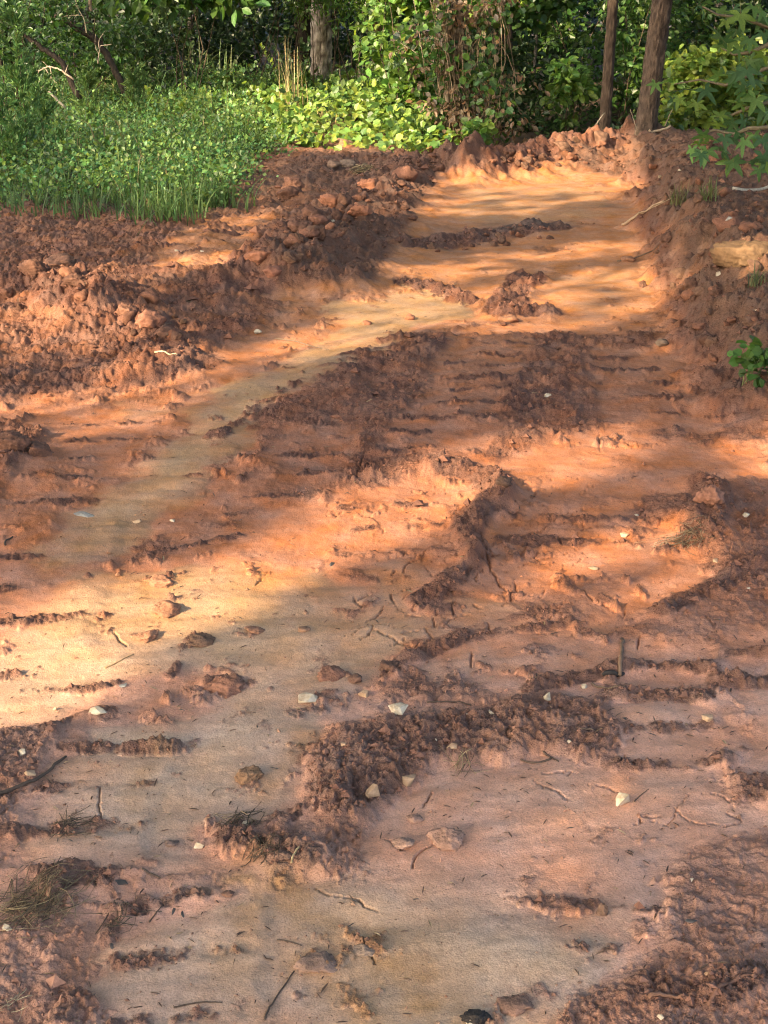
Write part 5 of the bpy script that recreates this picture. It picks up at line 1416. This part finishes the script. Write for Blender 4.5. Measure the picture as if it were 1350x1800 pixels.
# many alike clods strewn along the banks
def strewn():
    r = np.random.default_rng(88)
    protos = [clod_mesh('clay_clod', 700 + i, (1, 0.9, 0.75), 3, 0.3, c) for i, c in enumerate([(0.24, 0.11, 0.07), (0.30, 0.135, 0.08), (0.17, 0.085, 0.056), (0.21, 0.115, 0.075)])]
    for m_ in protos: m_.materials.append(M_CLOD)
    zones = [([(480, 420), (600, 360), (690, 290), (760, 250), (780, 290), (690, 330), (600, 420), (500, 480)], 60, 'red brown clod strewn on the left bank beside the road', 0.05),
             ([(1130, 420), (1230, 330), (1345, 320), (1345, 640), (1240, 640), (1200, 560)], 60, 'brown clod strewn on the right bank', 0.05),
             ([(820, 285), (1000, 250), (1110, 240), (1110, 280), (900, 300)], 40, 'orange red clod strewn on the berm closing the road', 0.055),
             ([(0, 480), (120, 450), (330, 560), (330, 640), (200, 600), (0, 560)], 22, 'red clod strewn over the left spoil heaps', 0.04),
             ([(720, 440), (960, 390), (980, 420), (760, 450)], 18, 'dark clod strewn across the upper road', 0.035),
             ([(1140, 250), (1345, 260), (1345, 330), (1150, 330)], 26, 'brown clod strewn below the hanging star shaped leaves', 0.05)]
    for pts, n, lab, sz in zones:
        P = np.array(pts, float); lo, hi = P.min(0), P.max(0); k = 0
        while k < n:
            q = r.uniform(lo, hi)
            if poly_mask(np.array([q[0]]), np.array([q[1]]), P, 0.5)[0] < 0.5: continue
            p, dep = WG(*q)
            s = sz * np.exp(r.normal(0, 0.45))
            pi = int(r.integers(4)); o = bpy.data.objects.new('clay_clod', protos[pi]); COL.objects.link(o)
            o.location = (p.x, p.y, p.z + 0.12 * s); o.scale = (s, s * r.uniform(.7, 1.1), s * r.uniform(.6, 1.1)); o.rotation_euler = tuple(r.uniform(-0.5, 3, 3) * np.array([.3, .3, 2]))
            w_ = ('large ' if s > sz * 1.35 else 'small ' if s < sz * 0.75 else 'middling ') + ['brown', 'red', 'dark', 'dull'][pi]
            tag(o, lab.replace(lab.split(' clod')[0], w_), 'clod', lab.replace('clod', 'clods')); k += 1
strewn()

# ------------------------------------------------------------------ straw heap, grass shreds, dark chips and dead leaves on the mud
def straw_heap(px, py, rad, n, name, label, cols, seed, L=0.12, h=0.012, rr=0.0007):
    r = np.random.default_rng(seed); p, d = WG(px, py); s = Soup()
    for i in range(n):
        a = r.uniform(0, np.pi) * 0.8 - 0.3; l = L * r.uniform(0.4, 1.1)
        c = np.array([*r.normal(0, rad * 0.45, 2), 0.0]); dv = np.array([np.cos(a), np.sin(a), r.normal(0, 0.12)]) * l * 0.5
        t = np.linspace(-1, 1, 5)[:, None]
        q = c + dv * t + np.array([r.normal(0, .1) * l, r.normal(0, .1) * l, 0]) * (1 - t * t)
        q[:, 2] += gsample(GH, p.x + q[:, 0], p.y + q[:, 1]) - p.z + r.uniform(0.001, h)
        V, F3, F4 = tube_arrays(q, rr * r.uniform(0.6, 1.4), 3)
        s.add(V, F3, F4, np.asarray(cols[r.integers(len(cols))]) * r.uniform(0.7, 1.2))
    o = obj(name, s.mesh(name), M_STRAW); o.location = p
    tag(o, label, 'straw')
ST = [(0.30, 0.22, 0.12), (0.20, 0.14, 0.08), (0.12, 0.085, 0.055), (0.40, 0.31, 0.17)]
DS = [(0.11, 0.08, 0.05), (0.15, 0.105, 0.065), (0.08, 0.06, 0.04)]
straw_heap(62, 1590, 0.080, 170, 'straw_heap', 'heap of dry straw and pine needles at the left edge', ST[:3], 1, 0.12, 0.014, 0.0006)
straw_heap(210, 1615, 0.05, 22, 'grass_shreds', 'small dark wisp of rootlets right of the straw heap', DS, 2, 0.07, 0.012)
straw_heap(465, 1490, 0.035, 40, 'grass_shreds', 'dark shredded grass beside the crumbly ridge end', DS, 3, 0.05, 0.006)
straw_heap(420, 1445, 0.04, 30, 'grass_shreds', 'brown grass shreds above the bottom silt', DS + ST[:1], 4, 0.08, 0.012)
straw_heap(640, 300, 0.10, 50, 'hanging_roots', 'tangle of pale roots hanging on the left bank', ST, 5, 0.22, 0.05, 0.003)
straw_heap(1205, 950, 0.08, 70, 'grass_shreds', 'grey grass shreds pressed in the right mud', DS + [(0.2, 0.17, 0.12)], 6, 0.10, 0.012)
straw_heap(130, 1450, 0.05, 22, 'grass_shreds', 'dark rootlets on a bar of the left track', DS, 7, 0.07, 0.012)
straw_heap(20, 1775, 0.03, 10, 'straw_heap', 'few pale straws at the bottom left corner', [(0.5, 0.4, 0.24)], 8, 0.06, 0.01)
straw_heap(815, 1352, 0.03, 22, 'grass_shreds', 'tan grass shreds under the crumbly ridge', ST, 9, 0.06, 0.015)

def flake(px, py, wpx, hpx, label, seed, mat, name='bark_chip', cat='bark chip'):
    p, dep = WG(px, py); w = wpx * dep / FPX; d_ = hpx * dep / FPX * 1.5
    o = obj(name, rock_mesh(name, seed, (w, d_, min(w, d_) * 0.3), 10, 0.05), mat)
    o.location = (p.x, p.y, p.z + 0.002); o.rotation_euler = (0.15, 0.1, random.uniform(-.3, .3))
    tag(o, label, cat)
flake(214, 1555, 34, 16, 'dark grey bark chip on the left track', 1, M_CHIP)
flake(198, 1665, 14, 12, 'small dark chip on the pale left silt', 2, M_CHIP)
flake(148, 905, 48, 18, 'flat slate grey chip in the shaded mid left mud', 3, M_STONE_GREY, 'slate_chip', 'stone')
flake(1100, 1284 - 20, 16, 8, 'dark chip on the right track bar', 4, M_CHIP)
flake(585, 993, 18, 12, 'dark chip at the top of the cracked silt', 5, M_CHIP)
flake(306, 1605, 10, 18, 'left one of two small dark leaves on the silt', 6, M_CHIP, 'dead_leaf', 'leaf')
flake(322, 1608, 10, 14, 'right one of two small dark leaves on the silt', 7, M_CHIP, 'dead_leaf', 'leaf')
flake(1215, 1620, 30, 8, 'grey sliver in the crumbly mud at the right', 8, M_CHIP)
flake(130, 1463, 16, 10, 'grey chip on the bar of the left track', 9, M_STONE_GREY)
flake(215, 1205, 24, 12, 'grey flat chip below the sunlit silt', 10, M_STONE_GREY, 'slate_chip', 'stone')

def litter():
    r = np.random.default_rng(91); n = 2600
    row = r.uniform(np.searchsorted(ROWS, 1.65), np.searchsorted(ROWS, 9.0), n)
    y = np.interp(row, np.arange(nr), ROWS); x = r.uniform(-1, 1, n) * frame_w(y)
    k = (fbm(x, y, 2.5, 3, 500) > -0.05) | (r.random(n) < 0.25); x = x[k]; y = y[k]; n = len(x)
    s = Soup()
    a = r.uniform(0, np.pi, n); L = (0.006 + 0.022 * r.random(n) ** 2) * (0.7 + 0.12 * y); w = L * r.uniform(0.03, 0.10, n)
    z = gsample(GH, x, y)
    D = np.stack([np.cos(a), np.sin(a), r.normal(0, 0.12, n)], 1)
    pal = np.array([(0.08, 0.05, 0.038), (0.12, 0.075, 0.052), (0.28, 0.21, 0.12), (0.16, 0.095, 0.065), (0.08, 0.07, 0.062)])
    c = pal[r.choice(5, n, p=[.35, .3, .1, .15, .1])] * r.uniform(0.7, 1.2, (n, 1))
    X = np.stack([-np.sin(a), np.cos(a), np.zeros(n)], 1)
    P = np.stack([x, y, z + 0.002], 1)
    V = np.zeros((n, 6, 3))
    V[:, 0] = P; V[:, 3] = P + D * L[:, None]
    V[:, 1] = P + D * L[:, None] * .3 + X * w[:, None]; V[:, 2] = P + D * L[:, None] * .7 + X * w[:, None] * .8
    V[:, 5] = P + D * L[:, None] * .3 - X * w[:, None]; V[:, 4] = P + D * L[:, None] * .7 - X * w[:, None] * .8
    V[:, [1, 2, 4, 5], 2] += 0.0015
    F = np.array([[0, 3, 2, 1], [0, 5, 4, 3]])[None] + (np.arange(n) * 6)[:, None, None]
    me = mesh_np('plant_litter', V.reshape(-1, 3), F.reshape(-1, 4), np.repeat(c, 6, 0).astype(np.float32), False)
    tag(obj('plant_litter', me, M_TWIG), 'fine bits of bark, straw and leaf strewn over the mud', 'litter', None, 'stuff')
litter()

# ------------------------------------------------------------------ the vine draped snag beside the road end
def snag():
    r = np.random.default_rng(64)
    b = foot(800, 285, 14.6)
    root = empty('vine_covered_snag', b)
    obj('trunk', trunk_mesh('trunk', [(0, 0, -0.1), (0.02, 0, 0.7), (-0.03, 0, 1.4), (0.05, 0, 2.4)], [0.11, 0.09, 0.08, 0.05], (0.20, 0.155, 0.11), 18, 0.18, 3, (0.05, 0.038, 0.03)), M_BARK, root)
    obj('side_stem', trunk_mesh('side_stem', [(-0.05, 0.02, -0.1), (-0.09, -0.06, 0.45), (-0.12, -0.10, 0.95), (-0.10, -0.05, 1.6)], [0.028, 0.026, 0.024, 0.02], (0.44, 0.36, 0.26), 12, 0.1, 4, (0.2, 0.15, 0.1)), M_BARK, root)
    dv = Soup()
    for i in range(60):
        x0 = r.normal(0.05, 0.20); z1 = r.uniform(0.6, 1.9); z0 = r.uniform(0.0, z1 * 0.6)
        twig(dv, (x0 + r.normal(0, .1), r.normal(-0.12, 0.08), z1), (x0, r.normal(-0.18, 0.10), z0), 0.004, 0.003, np.array((0.30, 0.22, 0.14)) * r.uniform(.4, 1.2), 0.08, 4, 6, r)
    obj('dead_vines', dv.mesh('dead_vines'), M_TWIG, root)
    s = Soup()
    C = np.stack([r.normal(0.08, 0.26, 70), r.normal(-0.12, 0.12, 70), r.uniform(0.05, 1.6, 70)], 1)
    clump_leaves(s, C, 0.13, 16, 0.07, 'oval', (0.19, 0.13, 0.075), 0.5, 0.1, 0.8, 0.9, r)
    obj('dead_leaves', s.mesh('dead_leaves', False), M_LEAF, root)
    s = Soup()
    C = np.stack([r.normal(0.0, 0.36, 46), r.normal(-0.15, 0.15, 46), r.uniform(0.02, 1.7, 46)], 1)
    clump_leaves(s, C, 0.13, 14, 0.075, 'round', GREEN_M, 0.4, 0.15, 0.3, 0.8, r)
    obj('foliage', s.mesh('foliage', False), M_LEAF, root)
    tag(root, 'dead trunk draped in brown vines left of the road end', 'snag')
snag()

# ------------------------------------------------------------------ sweetgum with star leaves hanging in at the right
def star_leaf(name, seed, col):
    r = np.random.default_rng(seed)
    V = [(0, 0, 0)]; F = []
    lobes = [(-118, .62, .13), (-62, .86, .15), (0, 1.0, .16), (62, .86, .15), (118, .62, .13)]
    ring = []
    for k, (ang, L, w) in enumerate(lobes):
        a = math.radians(ang + r.normal(0, 4)); L *= r.uniform(.92, 1.08)
        d = np.array([math.sin(a), math.cos(a)]); n = np.array([d[1], -d[0]])
        dz = -0.16 * L
        ring += [(*(d * L * .42 - n * w), 0.02 * L), (*(d * L * .72 - n * w * .72), dz * .4), (*(d * L), dz), (*(d * L * .72 + n * w * .72), dz * .4), (*(d * L * .42 + n * w), 0.02 * L)]
        if k < 4:
            am = math.radians((ang + lobes[k + 1][0]) / 2)
            ring.append((math.sin(am) * .30, math.cos(am) * .30, 0.03))
    V += ring; n = len(ring)
    # centre ribs of the lobes lie a little lower: add a rib vertex for each lobe
    for k in range(5):
        i0 = 1 + k * 6
        rib = len(V); a, c = np.array(V[i0]), np.array(V[i0 + 4]); m = (np.array(V[i0 + 1]) + np.array(V[i0 + 3])) / 2 + np.array([0, 0, -.03])
        V.append(tuple((a + c) / 2 + np.array([0, 0, -.045]))); V.append(tuple(m))
        q0, q1 = rib, rib + 1
        F += [(0, i0, q0), (i0, i0 + 1, q1), (i0, q1, q0), (i0 + 1, i0 + 2, q1), (i0 + 2, i0 + 3, q1), (i0 + 3, i0 + 4, q0), (i0 + 3, q0, q1), (0, q0, i0 + 4)]
        if k < 4:
            F += [(0, i0 + 4, i0 + 5), (0, i0 + 5, i0 + 6)]
    V = np.array(V, float) + np.array([0, 0.12, 0])
    # petiole
    pv, p3, p4 = tube_arrays([(0, -0.55, .05), (0, -.2, .03), (0, .12, 0)], [.012, .012, .014], 4)
    s = Soup(); s.add(V, np.array(F), None, col); s.add(pv, p3, p4, (0.16, 0.16, 0.06))
    return s.mesh(name, True)

def sweetgum():
    r = np.random.default_rng(15)
    Yt = 8.2
    base = Vector((3.3, Yt, gz(3.3, Yt)))
    root = empty('sweetgum_tree', base); b = np.array(base)
    obj('trunk', trunk_mesh('trunk', [(0, 0, -.15), (0, 0, 1.5), (.1, 0, 3.5), (0.2, 0, 6.0)], [.12, .10, .08, .04], BARK_GREY, 18, .12, 8), M_BARK, root)
    obj('crown', crown_soup((0.3, 0.4, 4.6), (1.7, 1.7, 1.8), 60, 20, 0.2, 'quad', GREEN_M, 9, 0.4).mesh('crown', False), M_LEAF, root)
    cols = [(0.06, 0.125, 0.036), (0.085, 0.165, 0.04), (0.05, 0.11, 0.04), (0.11, 0.185, 0.035)]
    meshes = [star_leaf('leaf', 40 + i, c) for i, c in enumerate(cols)]
    for m_ in meshes: m_.materials.append(M_GLOSSLEAF)
    boughs = [
        ([(1352, 118), (1310, 135), (1275, 150), (1230, 140), (1185, 148)], 7.3, [(1150, 152), (1172, 168), (1190, 160), (1206, 168), (1232, 150), (1260, 142), (1292, 138), (1320, 132)]),
        ([(1352, 50), (1310, 32), (1262, 26), (1225, 6)], 7.0, [(1222, 18), (1246, 6), (1268, 30), (1282, 12), (1302, 36), (1322, 14), (1342, 32), (1296, 58), (1336, 62)]),
        ([(1352, 78), (1320, 92), (1290, 96), (1268, 84)], 6.8, [(1262, 70), (1282, 62), (1276, 92), (1302, 88), (1322, 104), (1345, 96), (1312, 68), (1296, 116)]),
        ([(1352, 180), (1315, 190), (1280, 205), (1258, 205)], 6.9, [(1246, 190), (1252, 214), (1270, 196), (1292, 178), (1314, 206), (1338, 190), (1346, 162), (1318, 160)]),
        ([(1352, 224), (1316, 226), (1290, 236), (1255, 228), (1225, 240)], 6.6, [(1214, 252), (1222, 268), (1236, 240), (1242, 262), (1268, 236), (1274, 262), (1296, 232), (1282, 274), (1330, 226), (1346, 240), (1338, 268), (1346, 288), (1322, 292)]),
    ]
    for k, (pts, Y, spots) in enumerate(boughs):
        P = np.array([WD(px, py, Y + 0.05 * i)[:] for i, (px, py) in enumerate(pts)])
        P = np.vstack([[base.x, base.y, b[2] + 2.6 - 0.25 * k], (np.array([base.x, base.y, b[2] + 2.6 - 0.25 * k]) + P[0]) / 2 + np.array([0, 0, 0.15]), P]) - b
        s = Soup(); V, F3, F4 = tube_arrays(P, np.linspace(0.018, 0.003, len(P)), 6); s.add(V, F3, F4, (0.13, 0.11, 0.07))
        br = obj('branch', s.mesh('branch'), M_TWIG, root)
        for (px, py) in spots:
            for j in range(2 if r.random() < 0.55 else 1):
                q = WD(px + r.normal(0, 5) + 16 * j, py + r.normal(0, 5) + 8 * j, Y + r.normal(0, 0.12))
                o = bpy.data.objects.new('leaf', meshes[r.integers(4)]); COL.objects.link(o); o.parent = br
                sc = 0.078 * r.uniform(0.75, 1.2)
                e = Euler((math.pi / 2 + 0.35 + r.normal(0, .45), math.pi + r.normal(0, .35), r.normal(0, .5)), 'XYZ')
                if r.random() < 0.3: e = Euler((0.5 + r.normal(0, .4), r.normal(0, .4), r.uniform(0, 6)), 'XYZ')
                o.location = Vector(q) - base; o.scale = (sc, sc, sc); o.rotation_euler = e
    tag(root, 'sweetgum tree reaching in from the right with star shaped leaves', 'tree')
sweetgum()

shr = WG(1335, 668)[0]
shrub('seedling', 'small glossy green seedling at the right edge of the road', 'plant', shr, (0.08, 0.07, 0.13), 12, 9, 0.042, 'round', GREEN_M, None, STEM_GREEN, 0.3, 0.1, (0, 0), 0.3, 0.05, 0.003, 0.2, M_GLOSSLEAF, 1.0, 3, 5)
